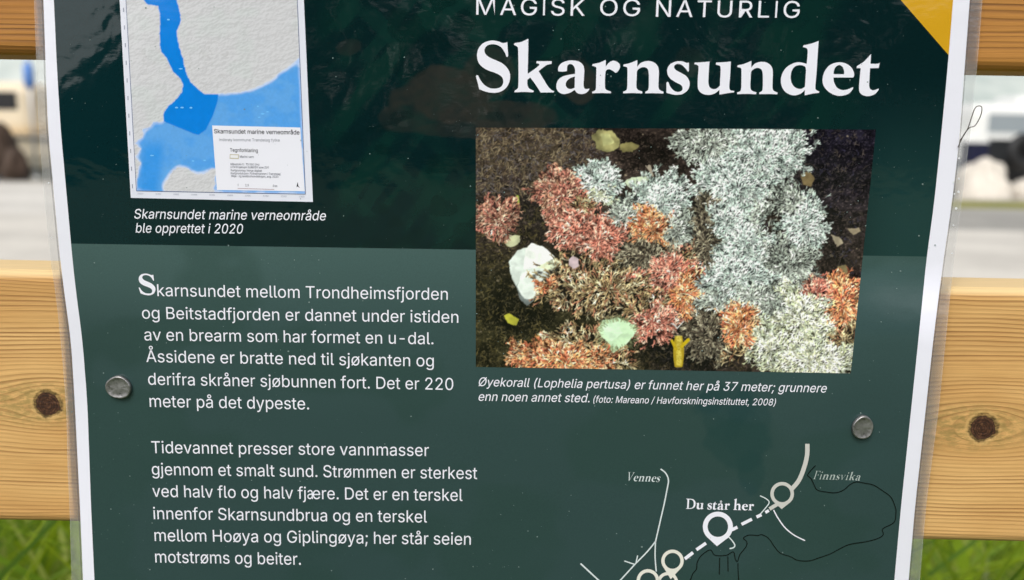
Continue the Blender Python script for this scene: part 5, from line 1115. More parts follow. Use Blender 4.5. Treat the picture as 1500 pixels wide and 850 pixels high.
o	415	207,-8,35,0,-34,0 117,16,26,-16,-26,17 56,85,15,-29,-15,29 34,187,0,-38,0,40 56,291,-15,-29,15,30 117,360,-26,-17,26,16 207,384,-34,0,35,0 299,360,-26,16,26,-17 359,291,-14,30,15,-29 381,187,0,40,0,-38 359,85,15,29,-14,-29 299,16,26,17,-26,-16|207,46,-25,0,26,0 270,66,-16,-13,17,13 307,117,-8,-21,8,22 319,187,0,-25,0,26 307,258,8,-22,-8,22 270,310,17,-13,-16,13 207,330,26,0,-25,0 145,310,16,13,-16,-13 108,258,8,22,-8,-21 96,187,0,26,0,-25 108,117,-8,22,8,-21 145,66,-16,13,16,-13
p	424	53,-143,20,0,0,174 53,379,0,-174,19,0 112,379,-20,0,0,-20 112,319,0,20,2,0 118,319,-2,0,5,8 137,346,-8,-10,8,10 171,373,-14,-8,15,8 229,384,-24,0,32,0 313,361,-24,15,24,-16 370,293,-14,29,13,-30 390,189,0,40,0,-40 370,84,13,30,-14,-29 313,16,24,16,-24,-16 229,-8,32,0,-23,0 173,4,14,-8,-15,8 138,31,8,-10,-8,11 118,59,5,-8,-1,0 114,59,1,0,0,-67 114,-143,0,67,-21,0|220,47,-23,0,24,0 279,66,-16,-13,16,12 316,117,-8,-22,8,21 328,189,0,-27,0,27 316,261,8,-21,-8,21 280,311,16,-12,-16,13 220,330,24,0,-23,0 161,312,16,12,-16,-12 125,263,8,21,-8,-21 113,189,0,28,0,-28 125,115,-8,21,8,-21 162,65,-16,12,16,-12
r	259	53,0,20,0,0,126 53,379,0,-126,19,0 112,379,-20,0,0,-19 112,321,0,19,1,0 115,321,-1,0,7,19 152,367,-17,-12,18,12 213,385,-23,0,5,0 229,384,-6,1,6,0 243,384,-3,0,0,-21 243,322,0,21,-1,1 230,324,7,-1,-7,1 207,326,8,0,-18,0 159,315,14,7,-14,-8 126,284,8,13,-8,-14 114,237,0,18,0,-79 114,0,0,79,-21,0
s	365	182,-8,29,0,-26,0 112,3,21,-7,-20,8 62,38,13,-15,-13,15 36,94,4,-22,19,4 94,107,-20,-5,5,-21 124,60,-15,10,15,-10 181,45,-23,0,27,0 244,62,-15,-11,16,12 268,103,0,-16,0,13 254,136,9,-9,-9,8 212,155,19,-4,-21,5 149,170,21,-5,-34,8 72,208,17,-17,-17,17 47,274,0,-27,0,22 65,332,-12,-17,12,16 115,370,-21,-9,21,10 187,384,-27,0,26,0 254,372,-19,8,18,-7 299,339,-12,14,11,-14 324,290,-5,19,-19,-4 268,277,19,4,-5,15 243,316,12,-12,-13,11 187,333,25,0,-22,0 131,317,15,10,-15,-11 109,277,0,16,0,-14 124,243,-10,9,10,-8 172,223,-22,5,19,-5 229,209,-19,5,35,-8 306,171,-16,17,17,-17 331,107,0,26,0,-23 312,47,13,17,-12,-17 260,6,22,10,-23,-9
t	227	204,379,-66,0,0,-17 204,327,0,17,-66,0 6,327,66,0,0,17 6,379,0,-17,66,0|65,471,0,-126,20,0 126,471,-20,0,0,-124 126,98,0,124,0,-17 136,61,-7,8,7,-7 170,50,-16,0,4,0 185,51,-6,-1,6,1 202,54,-5,-1,4,-18 213,2,-4,17,-6,-2 192,-3,8,1,-8,-1 168,-4,8,0,-32,0 92,21,18,-17,-18,17 65,93,0,-31,0,126
u	410	182,-5,29,0,-25,0 115,11,19,-11,-20,10 69,59,11,-22,-11,21 53,139,0,-32,0,80 53,379,0,-80,20,0 114,379,-21,0,0,-78 114,144,0,78,0,-30 137,75,-16,16,15,-17 200,50,-27,0,18,0 249,62,-14,-8,15,8 283,97,-8,-16,9,15 296,153,0,-22,0,75 296,379,0,-75,20,0 357,379,-20,0,0,-126 357,0,0,126,-20,0 298,0,20,0,0,31 298,92,0,-31,3,0 307,92,-3,0,-12,-35 257,17,22,15,-22,-15
v	389	163,0,21,0,-49,126 17,379,49,-126,23,0 84,379,-22,0,27,-74 165,155,-27,75,9,-23 187,87,-6,23,6,-23 206,21,-7,21,-8,0 184,21,7,0,7,21 203,87,-6,-23,6,23 224,155,-8,-23,27,75 305,379,-27,-74,22,0 371,379,-22,0,-48,-126 226,0,49,126,-21,0
y	389	47,-139,4,-1,5,18 61,-86,-4,-17,4,0 71,-87,-3,0,12,-3 104,-89,-10,-2,10,2 130,-74,-8,-8,8,8 151,-36,-6,-17,4,12 163,-1,-4,-12,-49,127 17,379,49,-127,23,0 84,379,-22,0,27,-74 165,155,-27,75,9,-23 187,87,-6,22,6,-23 206,21,-7,21,-8,0 184,21,7,0,6,21 202,87,-6,-23,7,23 224,155,-8,-23,27,75 305,379,-27,-74,22,0 371,379,-22,0,-55,-145 204,-58,56,146,-8,-20 177,-107,10,13,-11,-13 139,-136,14,7,-14,-6 91,-145,18,0,-10,0 65,-143,7,-1,-8,1
Å	480	16,0,23,0,62,170 201,509,-61,-170,25,0 276,509,-25,0,62,-170 463,0,-62,170,-23,0 395,0,23,0,-36,101 287,302,36,-100,-6,19 264,372,9,-28,-9,28 232,478,13,-43,4,0 245,478,-4,0,-12,-43 213,371,9,28,-9,-28 191,302,5,18,-36,-100 85,0,35,101,-23,0|110,142,87,0,0,19 110,199,0,-19,87,0 370,199,-87,0,0,-19 370,142,0,19,-87,0|240,527,16,0,-17,0 195,539,13,-8,-13,8 163,570,8,-13,-8,13 151,612,0,-15,0,16 163,656,-8,-13,8,12 195,686,-13,-8,13,7 240,697,-17,0,16,0 284,686,-13,7,14,-8 317,656,-8,12,8,-13 329,612,0,16,0,-15 317,570,8,13,-8,-13 284,539,14,8,-13,-8|240,571,-12,0,12,0 270,583,-8,-8,8,8 282,612,0,-11,0,12 270,643,8,-9,-8,8 240,655,12,0,-12,0 210,643,8,8,-8,-9 198,612,0,12,0,-11 210,583,-8,8,8,-8
Ø	533	267,-7,44,0,-44,0 150,25,34,-21,-34,21 70,115,20,-39,-20,39 40,254,0,-53,0,54 70,393,-20,-39,20,39 150,484,-34,-22,34,21 267,516,-44,0,44,0 384,484,-34,21,34,-22 464,393,-20,39,19,-39 493,254,0,54,0,-53 464,115,19,39,-20,-39 384,25,34,21,-34,-21|267,53,-31,0,30,0 349,76,-24,-15,25,15 408,144,-14,-30,15,30 430,254,0,-43,0,44 408,365,15,-30,-14,30 349,433,25,-16,-24,15 267,456,30,0,-31,0 184,433,25,15,-25,-16 125,364,15,30,-14,-30 103,254,0,43,0,-43 125,144,-14,30,15,-30 184,76,-25,16,25,-15|108,-16,121,170,-15,10 64,15,14,-10,120,170 426,525,-121,-170,15,-11 470,493,-15,11,-121,-169
å	389	160,-9,22,0,-24,0 94,5,20,-9,-19,9 48,45,11,-18,-12,17 30,108,0,-25,0,22 43,161,-8,-14,9,14 78,193,-15,-8,14,8 125,211,-17,-4,18,4 178,220,-18,-2,23,3 234,227,-15,-2,14,1 265,235,-7,-4,7,4 276,255,0,-10,0,0 276,257,0,-1,0,15 267,297,6,-11,-6,11 240,322,12,-6,-12,6 196,331,17,0,-18,0 149,322,13,6,-13,-5 118,301,8,8,-8,-9 100,274,4,9,-20,6 41,291,20,-6,9,23 79,346,-17,-14,16,14 133,375,-20,-6,20,6 194,384,-21,0,14,0 239,379,-16,4,16,-3 286,360,-15,10,15,-9 322,320,-9,18,10,-17 337,251,0,29,0,-83 337,0,0,84,-20,0 277,0,20,0,0,17 277,52,0,-17,-2,0 272,52,2,0,-4,-9 252,25,9,9,-9,-10 215,1,15,6,-15,-6|170,45,-15,0,23,0 228,59,-16,-9,15,9 263,93,-8,-14,8,14 276,138,0,-16,0,17 276,190,0,-17,-3,-3 259,182,9,2,-8,-2 231,176,11,2,-10,-2 200,171,10,1,-10,-1 175,168,7,1,-14,-2 134,159,13,4,-13,-5 103,139,8,9,-7,-8 92,105,0,14,0,-13 102,72,-7,9,7,-9 130,52,-12,5,12,-4|189,404,17,0,-16,0 145,416,13,-8,-14,8 112,447,8,-13,-8,13 100,490,0,-16,0,15 112,532,-8,-12,8,13 145,563,-14,-8,13,8 189,575,-16,0,17,0 234,563,-14,8,13,-8 266,532,-8,13,8,-12 278,490,0,15,0,-16 266,447,8,13,-8,-13 234,416,13,8,-14,-8|189,447,-11,0,12,0 219,460,-8,-9,9,8 232,490,0,-12,0,11 219,519,9,-8,-8,9 189,532,12,0,-11,0 159,519,9,9,-8,-8 147,490,0,11,0,-12 159,460,-8,8,9,-9
æ	638	161,-9,17,0,-24,0 95,5,19,-9,-20,10 48,45,11,-17,-12,17 30,108,0,-25,0,21 45,162,-10,-15,9,14 83,196,-16,-8,15,9 135,215,-19,-4,19,4 193,221,-19,0,125,0 569,221,-125,0,-9,-7 541,200,10,7,3,25 534,266,8,-19,-7,20 498,313,17,-11,-16,11 440,330,23,0,-23,0 381,313,16,12,-17,-11 343,270,9,18,-9,-19 329,211,0,21,0,-11 329,178,0,11,0,-28 344,106,-10,20,10,-19 385,62,-18,10,17,-11 445,46,-23,0,16,0 487,53,-12,-5,12,4 519,73,-9,-9,9,9 539,105,-4,-12,20,-4 599,92,-20,4,-6,-20 569,40,14,15,-14,-15 516,4,21,9,-21,-8 445,-8,27,0,-27,0 371,6,22,-10,-22,9 317,45,14,-17,-14,16 288,102,6,-21,4,63 298,291,-3,-63,8,19 330,341,-13,-14,14,14 378,373,-18,-8,18,8 440,384,-23,0,21,0 501,374,-20,7,19,-7 554,341,-16,15,15,-15 591,282,-9,24,9,-24 605,194,0,34,0,-8 605,169,0,9,-137,0 194,169,137,0,-19,0 143,162,15,5,-15,-4 106,141,9,10,-9,-9 92,105,0,15,0,-19 114,61,-15,10,15,-10 170,46,-22,0,23,0 228,59,-16,-9,15,9 263,93,-8,-14,8,14 275,138,0,-16,0,40 275,257,0,-40,0,15 266,297,6,-12,-6,11 240,322,12,-6,-12,6 196,331,17,0,-18,0 149,322,13,6,-13,-5 118,301,8,8,-8,-9 100,274,4,9,-20,6 41,291,20,-6,9,23 79,346,-17,-14,16,14 133,375,-20,-6,20,6 194,384,-21,0,16,0 245,377,-18,5,17,-4 293,351,-15,13,14,-12 324,296,-7,24,-4,-75 312,70,4,75,-2,0 306,70,2,0,-5,-11 286,40,9,9,-9,-10 252,15,14,7,-13,-8 210,-2,15,4,-16,-4
ø	415	207,-8,35,0,-34,0 117,16,26,-16,-26,17 56,85,15,-29,-15,29 34,187,0,-38,0,40 56,291,-15,-29,15,30 117,360,-26,-17,26,16 207,384,-34,0,35,0 299,360,-26,16,26,-17 359,291,-14,30,15,-29 381,187,0,40,0,-38 359,85,15,29,-14,-29 299,16,26,17,-26,-16|207,46,-25,0,26,0 270,66,-16,-13,17,13 307,117,-8,-21,8,22 319,187,0,-25,0,26 307,258,8,-22,-8,22 270,310,17,-13,-16,13 207,330,26,0,-25,0 145,310,16,13,-16,-13 108,258,8,22,-8,-21 96,187,0,26,0,-25 108,117,-8,22,8,-21 145,66,-16,13,16,-13|64,-15,108,126,-13,10 27,15,12,-10,108,127 352,395,-109,-127,12,-11 388,364,-12,10,-108,-126
 	187	
"""
SANS = {}
def _load_sans():
    # each row: character, advance width, closed Bezier outlines (knot, then both handles relative to it)
    for row in SANS_DATA.strip('\n').split('\n'):
        ch, adv, body = row.split('\t')
        outs = []
        for sp in (body.split('|') if body else []):
            K = np.array([[float(v) for v in b.split(',')] for b in sp.split(' ')])
            k = K[:, :2]; hl = k+K[:, 2:4]; hr = k+K[:, 4:6]
            pts = []
            for i in range(len(k)):
                a0, a1, a2, a3 = k[i], hr[i], hl[(i+1) % len(k)], k[(i+1) % len(k)]
                m = 4
                dd = (a3-a0); cr = abs(dd[0]*(a1-a0)[1]-dd[1]*(a1-a0)[0])+abs(dd[0]*(a2-a0)[1]-dd[1]*(a2-a0)[0])
                if cr < 1.0: m = 1
                for q in range(m):
                    t = q/m
                    pts.append((1-t)**3*a0+3*(1-t)**2*t*a1+3*(1-t)*t*t*a2+t**3*a3)
            outs.append(np.array(pts)/1000.0)
        SANS[ch] = (float(adv)/1000.0, outs)
_load_sans()
SANS['I'] = (0.172, [np.array([(0.060, 0.0), (0.110, 0.0), (0.110, 0.509), (0.060, 0.509)])])
SANS['æ'] = (0.638, [o*np.array([0.80, 1.0]) for o in SANS['a'][1]]+[o+np.array([0.234, 0.0]) for o in SANS['e'][1]])
CAP_SANS = float(max(o[:, 1].max() for o in SANS['T'][1]))

def area2(o):
    return float(np.sum(o[:, 0]*np.roll(o[:, 1], -1)-np.roll(o[:, 0], -1)*o[:, 1]))

def sans_mesh(s, offset=0.0, spacing=0.0):
    """strokes of a letter may overlap, so every outer contour is filled on its own with the holes it contains"""
    VV, FF, CC = [], [], []
    n = 0; x = 0.0
    for ch in s:
        adv, g = SANS[ch]
        if g:
            ar = [area2(o) for o in g]
            sg = np.sign(ar[int(np.argmax(np.abs(ar)))])
            outer = [i for i in range(len(g)) if ar[i]*sg > 0]
            hold = {i: [g[i]] for i in outer}
            for i in range(len(g)):
                if i in hold: continue
                best = [j for j in outer if in_poly(g[i][:, 0], g[i][:, 1], [tuple(p) for p in g[j]]).mean() > 0.9]
                if best: hold[min(best, key=lambda j: abs(ar[j]))].append(g[i])
            for k, (i, outs) in enumerate(hold.items()):
                V, F = fill_outlines(outs, offset)
                VV.append(V+np.array([x, 0.0])); FF += [tuple(q+n for q in f) for f in F]; CC.append(np.full(len(V), k)); n += len(V)
        x += adv+spacing
    return np.vstack(VV), FF, np.concatenate(CC)

def place(V, p0, p1, scale, shear=0.0):
    """letters (baseline 0) -> measured pixels: left end at p0, right end at p1, scale = pixels per unit"""
    x = V[:, 0]+shear*V[:, 1]; x0, x1 = x.min(), x.max()
    f = (x-x0)/(x1-x0)
    bx = p0[0]+(p1[0]-p0[0])*f; by = p0[1]+(p1[1]-p0[1])*f
    h = V[:, 1]*scale
    return np.stack([bx-lean(bx)*h, by-h], 1)

def text_block(name, lines, mat, parent=None, lift=0.00018, offset=0.0, shear=0.0, spacing=0.0):
    VV, FF, LL = [], [], []
    n = 0
    for (s, p0, p1, cap) in lines:
        V, F, K = sans_mesh(s, offset, spacing); LL.append(lift+3e-6*K)
        P = place(V, p0, p1, cap/CAP_SANS, shear)
        VV.append(P); FF += [tuple(i+n for i in f) for f in F]; n += len(P)
    P = np.vstack(VV)
    return mesh_np(name, at(P[:, 0], P[:, 1], np.concatenate(LL)), FF, mat, parent or sign)

text_block('heading', [('MAGISK', (697.6, 21.8), (856.4, 23.5), 24.5), ('OG', (878.7, 23.0), (937, 24.0), 24.5), ('NATURLIG', (960.5, 24.8), (1170.5, 26.5), 24.5)], white_ink, offset=0.0, spacing=0.07)
text_block('paragraph', [
    ('karnsundet mellom Trondheimsfjorden', (231, 433.8), (656, 439.3), 17.5),
    ('og Beitstadfjorden er dannet under istiden', (208.7, 466.8), (671.4, 472.9), 17.5),
    ('av en brearm som har formet en u-dal.', (212, 498.6), (635, 504.4), 17.5),
    ('\u00c5ssidene er bratte ned til sj\u00f8kanten og', (214.8, 530.4), (635.5, 537), 17.5),
    ('derifra skr\u00e5ner sj\u00f8bunnen fort. Det er 220', (217.6, 563.5), (664, 571.3), 17.5),
    ('meter p\u00e5 det dypeste.', (219.8, 596), (453, 599.8), 17.5)], white_ink)
text_block('paragraph', [
    ('Tidevannet presser store vannmasser', (222.6, 663.6), (628.3, 668), 17.5),
    ('gjennom et smalt sund. Str\u00f8mmen er sterkest', (223, 695.6), (699, 701.7), 17.5),
    ('ved halv flo og halv fj\u00e6re. Det er en terskel', (224, 727.7), (677.5, 733.8), 17.5),
    ('innenfor Skarnsundbrua og en terskel', (225.3, 760.3), (625.5, 765.3), 17.5),
    ('mellom Ho\u00f8ya og Gipling\u00f8ya; her st\u00e5r seien', (227, 792.4), (689.7, 798), 17.5),
    ('motstr\u00f8ms og beiter.', (228, 823.9), (441, 827.2), 17.5)], white_ink)
text_block('map_caption', [
    ('Skarnsundet marine verneomr\u00e5de', (197.2, 320.2), (477.8, 323.0), 14.0),
    ('ble opprettet i 2020', (199, 340.8), (356.6, 342.3), 14.0)], white_ink, shear=0.2, offset=0.002)
text_block('photo_caption', [
    ('\u00d8yekorall (Lophelia pertusa) er funnet her p\u00e5 37 meter; grunnere', (701, 565.5), (1210.5, 575), 12.8),
    ('enn noen annet sted.', (701, 587), (863.5, 589.4), 12.8),
    ('(foto: Mareano / Havforskningsinstituttet, 2008)', (869, 589.6), (1136, 594), 9.8)], white_ink, shear=0.2, offset=0.002)

# map lettering
zb = lambda x, y: (180+x/5.0, 130+y/5.0)
text_block('legend_title', [('Skarnsundet marine verneomr\u00e5de', zb(670, 327), zb(1295, 336), 6.2)], black_ink, lo, 0.00020, 0.009)
text_block('legend_text', [('Inder\u00f8y kommune Tr\u00f8ndelag fylke', zb(708, 384), zb(1150, 388), 4.2)], print_mat('grey print', (120, 124, 136), 0.03), lo, 0.00020, 0.0)
text_block('legend_title', [('Tegnforklaring', zb(786, 462), zb(990, 466), 5.2)], black_ink, lo, 0.00020, 0.006)
text_block('legend_text', [('Marint vern', zb(858, 506), zb(960, 508), 3.4),
    ('M\u00e5lestokk 1 : 75 000 (A4)', zb(790, 560), zb(1000, 563), 3.0),
    ('UTM Projeksjon EUREF89 sone 32V', zb(790, 581), zb(1070, 585), 3.0),
    ('Kartgrunnlag: Norge digitalt', zb(792, 605), zb(1020, 609), 3.0),
    ('Kartproduksjon: Fylkesmannen i Tr\u00f8ndelag', zb(792, 627), zb(1155, 632), 3.0),
    ('Milj\u00f8- og landbruksavdelingen, aug. 2020', zb(795, 647), zb(1140, 652), 3.0),
    ('0', zb(842, 713), zb(848, 713), 3.2), ('2,5', zb(898, 715), zb(924, 715), 3.2), ('5 km', zb(1100, 720), zb(1132, 721), 3.2)],
    print_mat('legend print', (84, 88, 104), 0.03), lo, 0.00020, 0.006)
ribbon('legend_swatch', [zb(784, 496), zb(850, 499)], 6.5, print_mat('swatch line', (186, 176, 140), 0.03), 0.00019, lo)
ribbon('legend_swatch', [zb(788, 496.2), zb(846, 498.8)], 4.4, print_mat('swatch paper', (234, 234, 238), 0.02), 0.00021, lo)
ribbon('scale_bar', [zb(842, 730), zb(1110, 738)], 0.7, print_mat('scale ink', (170, 140, 150), 0.03), 0.00020, lo)
def north_arrow():
    P = np.array([zb(1272, 722), zb(1282, 682), zb(1286, 712), zb(1298, 728), zb(1282, 716)])
    mesh_np('north_arrow', at(P[:, 0], P[:, 1], 0.00020), [(0, 1, 2, 4), (2, 3, 4)], black_ink, lo)
north_arrow()
gm = print_mat('tick ink', (150, 154, 172), 0.03)
ticks = []
for i in range(10):
    f = i/9.0
    x0 = 202+f*236; y0 = 283.4+f*4.4
    ticks.append((str(305000+i*2000), (x0, y0+1.4), (x0+8, y0+1.6), 2.2))
text_block('map_grid_figures', ticks, gm, mo, 0.00016, 0.0)
for i in range(13):
    f = i/12.0; y0 = -40+f*310; x0 = 178.6+f*15.5
    ribbon('map_grid_tick', [(x0, y0), (x0+.25, y0+6)], 1.2, gm, 0.00016, mo)
spots = print_mat('map dots', (120, 196, 250), 0.03)
def discs(name, lst, mat, lift, parent=None, n=10):
    V, F = [], []
    for (x, y, rx, ry) in lst:
        b = len(V)
        V += [(x+rx*math.cos(2*math.pi*k/n), y+ry*math.sin(2*math.pi*k/n)) for k in range(n)]
        F.append(tuple(range(b, b+n))[::-1])
    P = np.array(V)
    return mesh_np(name, at(P[:, 0], P[:, 1], lift), [f[::-1] for f in F], mat, parent or sign)
for q_ in [(247, 29, 2.2, 1.2), (265, 101, 3, 1), (259, 157.8, 2.4, 1.2), (267, 157.8, 2.6, 1.2), (280, 158, 2.2, 1.2), (223, 228, 3, 1), (283, 236, 2, 1), (300, 235, 2, 1), (378, 156, 1.6, 1), (385, 167, 3, 1), (392, 164, 2, .8), (380, 172, 2, .8)]: discs('map_place_mark', [q_], spots, 0.00017, mo)

# ---- serif lettering, outlines drawn by hand; 'c' marks a corner, the rest runs smooth
def outl(ox, oy, sc, x0, base, pts):
    """measured outline -> glyph units (pixels of the big title; x from the letter's left, y up from the baseline)"""
    return [((p[0]/sc+ox)-x0, base-(p[1]/sc+oy), len(p) > 2) for p in pts]
def smooth_outline(pts, n=5):
    N = len(pts); out = []
    for i in range(N):
        p1, p2 = pts[i], pts[(i+1) % N]
        p0 = pts[i-1] if not p1[2] else p1
        p3 = pts[(i+2) % N] if not p2[2] else p2
        a0, a1, a2, a3 = [np.array(p[:2]) for p in (p0, p1, p2, p3)]
        for k in range(n):
            t = k/n
            out.append(0.5*((2*a1)+(-a0+a2)*t+(2*a0-5*a1+4*a2-a3)*t*t+(-a0+3*a1-3*a2+a3)*t**3))
    return np.array(out)
c = 'c'
A_ = (690.0, 50.0, 7.5); B_ = (860.0, 50.0, 6.818); C_ = (1070.0, 50.0, 6.818)
GL = {}
def glyph(ch, fr, base, *outs, adv=None):
    ox, oy, sc = fr
    xs = [p[0]/sc+ox for o in outs for p in o]
    x0 = min(xs)
    GL[ch] = ([smooth_outline(outl(ox, oy, sc, x0, base, o)) for o in outs], max(xs)-x0, x0)
glyph('S', A_, 135.6, [(386, 94), (399, 90, c), (402, 150), (408, 236, c), (402, 250), (388, 250, c), (372, 205), (335, 150), (290, 122), (235, 112), (180, 127), (152, 160), (150, 200), (175, 238), (215, 264), (270, 288), (345, 324), (402, 380), (428, 440), (425, 510), (398, 575), (350, 620), (290, 643), (225, 645), (155, 632), (90, 606, c), (74, 540), (54, 468, c), (62, 452), (80, 458, c), (105, 508), (145, 558), (200, 592), (260, 600), (318, 588), (348, 555), (354, 515), (340, 475), (305, 446), (250, 422), (170, 392), (105, 345), (75, 295), (66, 230), (80, 165), (125, 108), (185, 80), (240, 72), (300, 82), (352, 100)])
glyph('k', A_, 135.4, [(630, 52, c), (627, 250), (622, 438, c), (690, 392), (748, 345), (742, 328), (716, 320, c), (722, 299, c), (805, 299), (886, 298, c), (885, 328, c), (825, 345), (742, 408, c), (795, 495), (845, 575), (880, 612), (916, 630, c), (906, 642, c), (765, 643, c), (705, 550), (650, 478, c), (619, 502, c), (620, 560), (638, 598), (690, 624, c), (684, 641, c), (580, 637), (475, 640, c), (480, 622, c), (512, 598), (520, 550), (521, 380), (518, 200), (512, 145), (470, 120, c), (478, 100, c), (550, 88)])
glyph('a', A_, 135.6, [(958, 410, c), (958, 370), (985, 328), (1040, 300), (1110, 290), (1180, 302), (1225, 335), (1243, 390), (1240, 480), (1236, 560), (1245, 596), (1268, 605), (1299, 600, c), (1296, 616, c), (1262, 648), (1212, 660), (1165, 648), (1138, 614, c), (1088, 645), (1020, 660), (968, 642), (940, 600), (940, 545), (962, 500), (1010, 466), (1080, 448), (1142, 438, c), (1142, 390), (1126, 350), (1095, 330), (1064, 340), (1055, 370), (1053, 408, c), (1005, 414)], [(1140, 468, c), (1088, 486), (1050, 520), (1040, 560), (1060, 595), (1098, 604), (1138, 590, c)])
glyph('r', B_, 136.9, [(186, 259, c), (186, 326, c), (215, 290), (252, 268), (292, 274), (322, 300), (328, 332), (312, 366), (286, 390, c), (250, 364), (215, 352), (188, 368), (180, 420), (178, 500), (186, 552), (238, 576, c), (235, 592, c), (145, 590), (50, 593, c), (50, 577, c), (78, 565), (88, 535), (90, 440), (92, 355), (86, 330), (50, 318, c), (56, 300, c), (120, 288)])
NG_ = [(501, 261, c), (501, 328, c), (535, 290), (590, 271), (650, 276), (696, 308), (715, 360), (714, 450), (712, 525), (724, 558), (763, 577, c), (760, 595, c), (670, 591), (580, 593, c), (580, 577, c), (606, 562), (614, 535), (616, 455), (614, 385), (600, 345), (565, 331), (530, 340), (500, 368), (495, 430), (492, 525), (508, 558), (552, 575, c), (548, 594, c), (455, 590), (360, 593, c), (360, 576, c), (390, 562), (400, 530), (402, 440), (402, 355), (396, 332), (360, 322, c), (365, 305, c), (430, 290)]
glyph('n', B_, 136.9, NG_)
glyph('s', B_, 137.2, [(998, 290), (1016, 283, c), (1016, 365, c), (1008, 380, c), (985, 348), (945, 310), (905, 299), (876, 310), (868, 335), (885, 360), (932, 386), (988, 420), (1018, 465), (1022, 515), (1000, 565), (950, 600), (885, 608), (830, 598), (792, 588, c), (791, 490, c), (800, 478), (813, 484, c), (832, 530), (870, 568), (910, 579), (944, 566), (953, 540), (936, 510), (890, 485), (832, 447), (802, 400), (802, 345), (832, 300), (885, 276), (940, 272), (980, 284)])
glyph('u', B_, 137.5, [(1221, 275, c), (1213, 400), (1211, 490), (1226, 535), (1265, 551), (1300, 540), (1325, 515, c), (1330, 420), (1332, 340), (1322, 318), (1284, 305, c), (1288, 285, c), (1360, 282), (1435, 275, c), (1427, 420), (1419, 525), (1430, 560), (1469, 570, c), (1467, 583, c), (1400, 592), (1320, 605, c), (1321, 556, c), (1280, 590), (1225, 608), (1160, 600), (1116, 565), (1103, 510), (1108, 400), (1112, 335), (1102, 312), (1069, 300, c), (1075, 285, c), (1150, 282)])
glyph('d', C_, 138.2, [(879, 70, c), (870, 200), (857, 400), (846, 530), (855, 558), (886, 575, c), (882, 588, c), (820, 595), (740, 613, c), (742, 560, c), (700, 595), (640, 613), (580, 600), (530, 560), (503, 490), (511, 410), (550, 342), (610, 300), (670, 283), (725, 289), (759, 300, c), (768, 210), (769, 160), (757, 142), (722, 130, c), (729, 112, c), (800, 98)], [(752, 352), (737, 322), (690, 311), (640, 326), (610, 370), (600, 430), (610, 490), (645, 534), (700, 549), (742, 528, c), (748, 440)])
glyph('e', C_, 138.6, [(1224, 435, c), (1026, 435, c), (1034, 485), (1062, 535), (1110, 559), (1160, 556), (1223, 530, c), (1220, 551, c), (1180, 595), (1110, 617), (1040, 610), (970, 570), (926, 510), (919, 440), (946, 360), (1000, 306), (1070, 284), (1140, 291), (1196, 325), (1226, 370), (1233, 412)], [(1028, 402, c), (1133, 402, c), (1132, 365), (1115, 326), (1085, 311), (1050, 328), (1032, 365)])
glyph('t', C_, 138.8, [(1403, 199, c), (1396, 298, c), (1468, 298), (1489, 286, c), (1478, 340, c), (1392, 342, c), (1386, 450), (1384, 520), (1398, 553), (1430, 562), (1479, 545, c), (1477, 560, c), (1440, 600), (1385, 620), (1330, 615), (1290, 585), (1282, 530), (1290, 430), (1299, 342, c), (1258, 340, c), (1262, 320, c), (1332, 275)])
def ghand(ch, *outs):
    gl = [smooth_outline([(p[0], p[1], len(p) > 2) for p in o]) for o in outs]
    xs = np.concatenate([g[:, 0] for g in gl]); GL[ch] = (gl, float(xs.max()-xs.min()), 0.0)
ghand('D', [(0, 0, c), (0, 3, c), (7, 5, c), (9, 10), (9, 66), (7, 71, c), (0, 73, c), (0, 76, c), (32, 76, c), (54, 72), (69, 58), (73, 39), (69, 19), (54, 5), (30, 0, c)],
      [(22, 6, c), (22, 70, c), (34, 70), (49, 64), (57, 52), (59, 38), (57, 24), (49, 11), (34, 6)])
ghand('h', [(1, 78, c), (21, 86, c), (21, 38, c), (27, 45), (36, 48), (45, 46), (52, 39), (53, 28), (53, 12), (54, 6), (60, 3, c), (60, 0, c), (34, 0, c), (34, 3, c), (38, 6), (39, 12), (39, 26), (38, 34), (33, 38), (27, 37), (21, 32), (20, 12), (22, 6), (28, 3, c), (28, 0, c), (0, 0, c), (0, 3, c), (5, 6), (7, 12), (7, 68), (5, 74), (0, 76, c)])
ghand('V', [(0, 76, c), (0, 73, c), (6, 70), (28, 0, c), (33, 0, c), (60, 66), (66, 73, c), (66, 76, c), (46, 76, c), (46, 73, c), (53, 70), (51, 62), (35, 17, c), (18, 66), (19, 71), (25, 73, c), (25, 76, c)])
ghand('F', [(0, 0, c), (0, 3, c), (7, 6), (8, 14), (8, 62), (7, 70), (0, 73, c), (0, 76, c), (50, 76, c), (50, 60, c), (46, 60, c), (42, 70), (34, 72), (19, 72, c), (19, 41, c), (34, 41), (39, 47, c), (42, 47, c), (42, 30, c), (39, 30, c), (34, 37), (19, 37, c), (19, 14), (20, 6), (28, 3, c), (28, 0, c)])
ghand('i', [(1, 43, c), (18, 48, c), (18, 12), (20, 5), (26, 3, c), (26, 0, c), (0, 0, c), (0, 3, c), (6, 5), (7, 12), (7, 34), (6, 40), (1, 41, c)], [(8, 60), (8, 68), (14, 71), (19, 66), (18, 60), (13, 57)])
ghand('v', [(0, 47, c), (0, 44, c), (5, 42), (20, 0, c), (24, 0, c), (42, 40), (47, 44, c), (47, 47, c), (32, 47, c), (32, 44, c), (37, 42), (36, 38), (25, 13, c), (15, 40), (16, 43), (21, 44, c), (21, 47, c)])
GL['\u00e5'] = (GL['a'][0]+[np.array([(24+8*math.cos(a), 60+8*math.sin(a)) for a in np.linspace(0, 2*math.pi, 16, False)]), np.array([(24+4*math.cos(a), 60+4*math.sin(a)) for a in np.linspace(0, 2*math.pi, 12, False)])], GL['a'][1], 0)

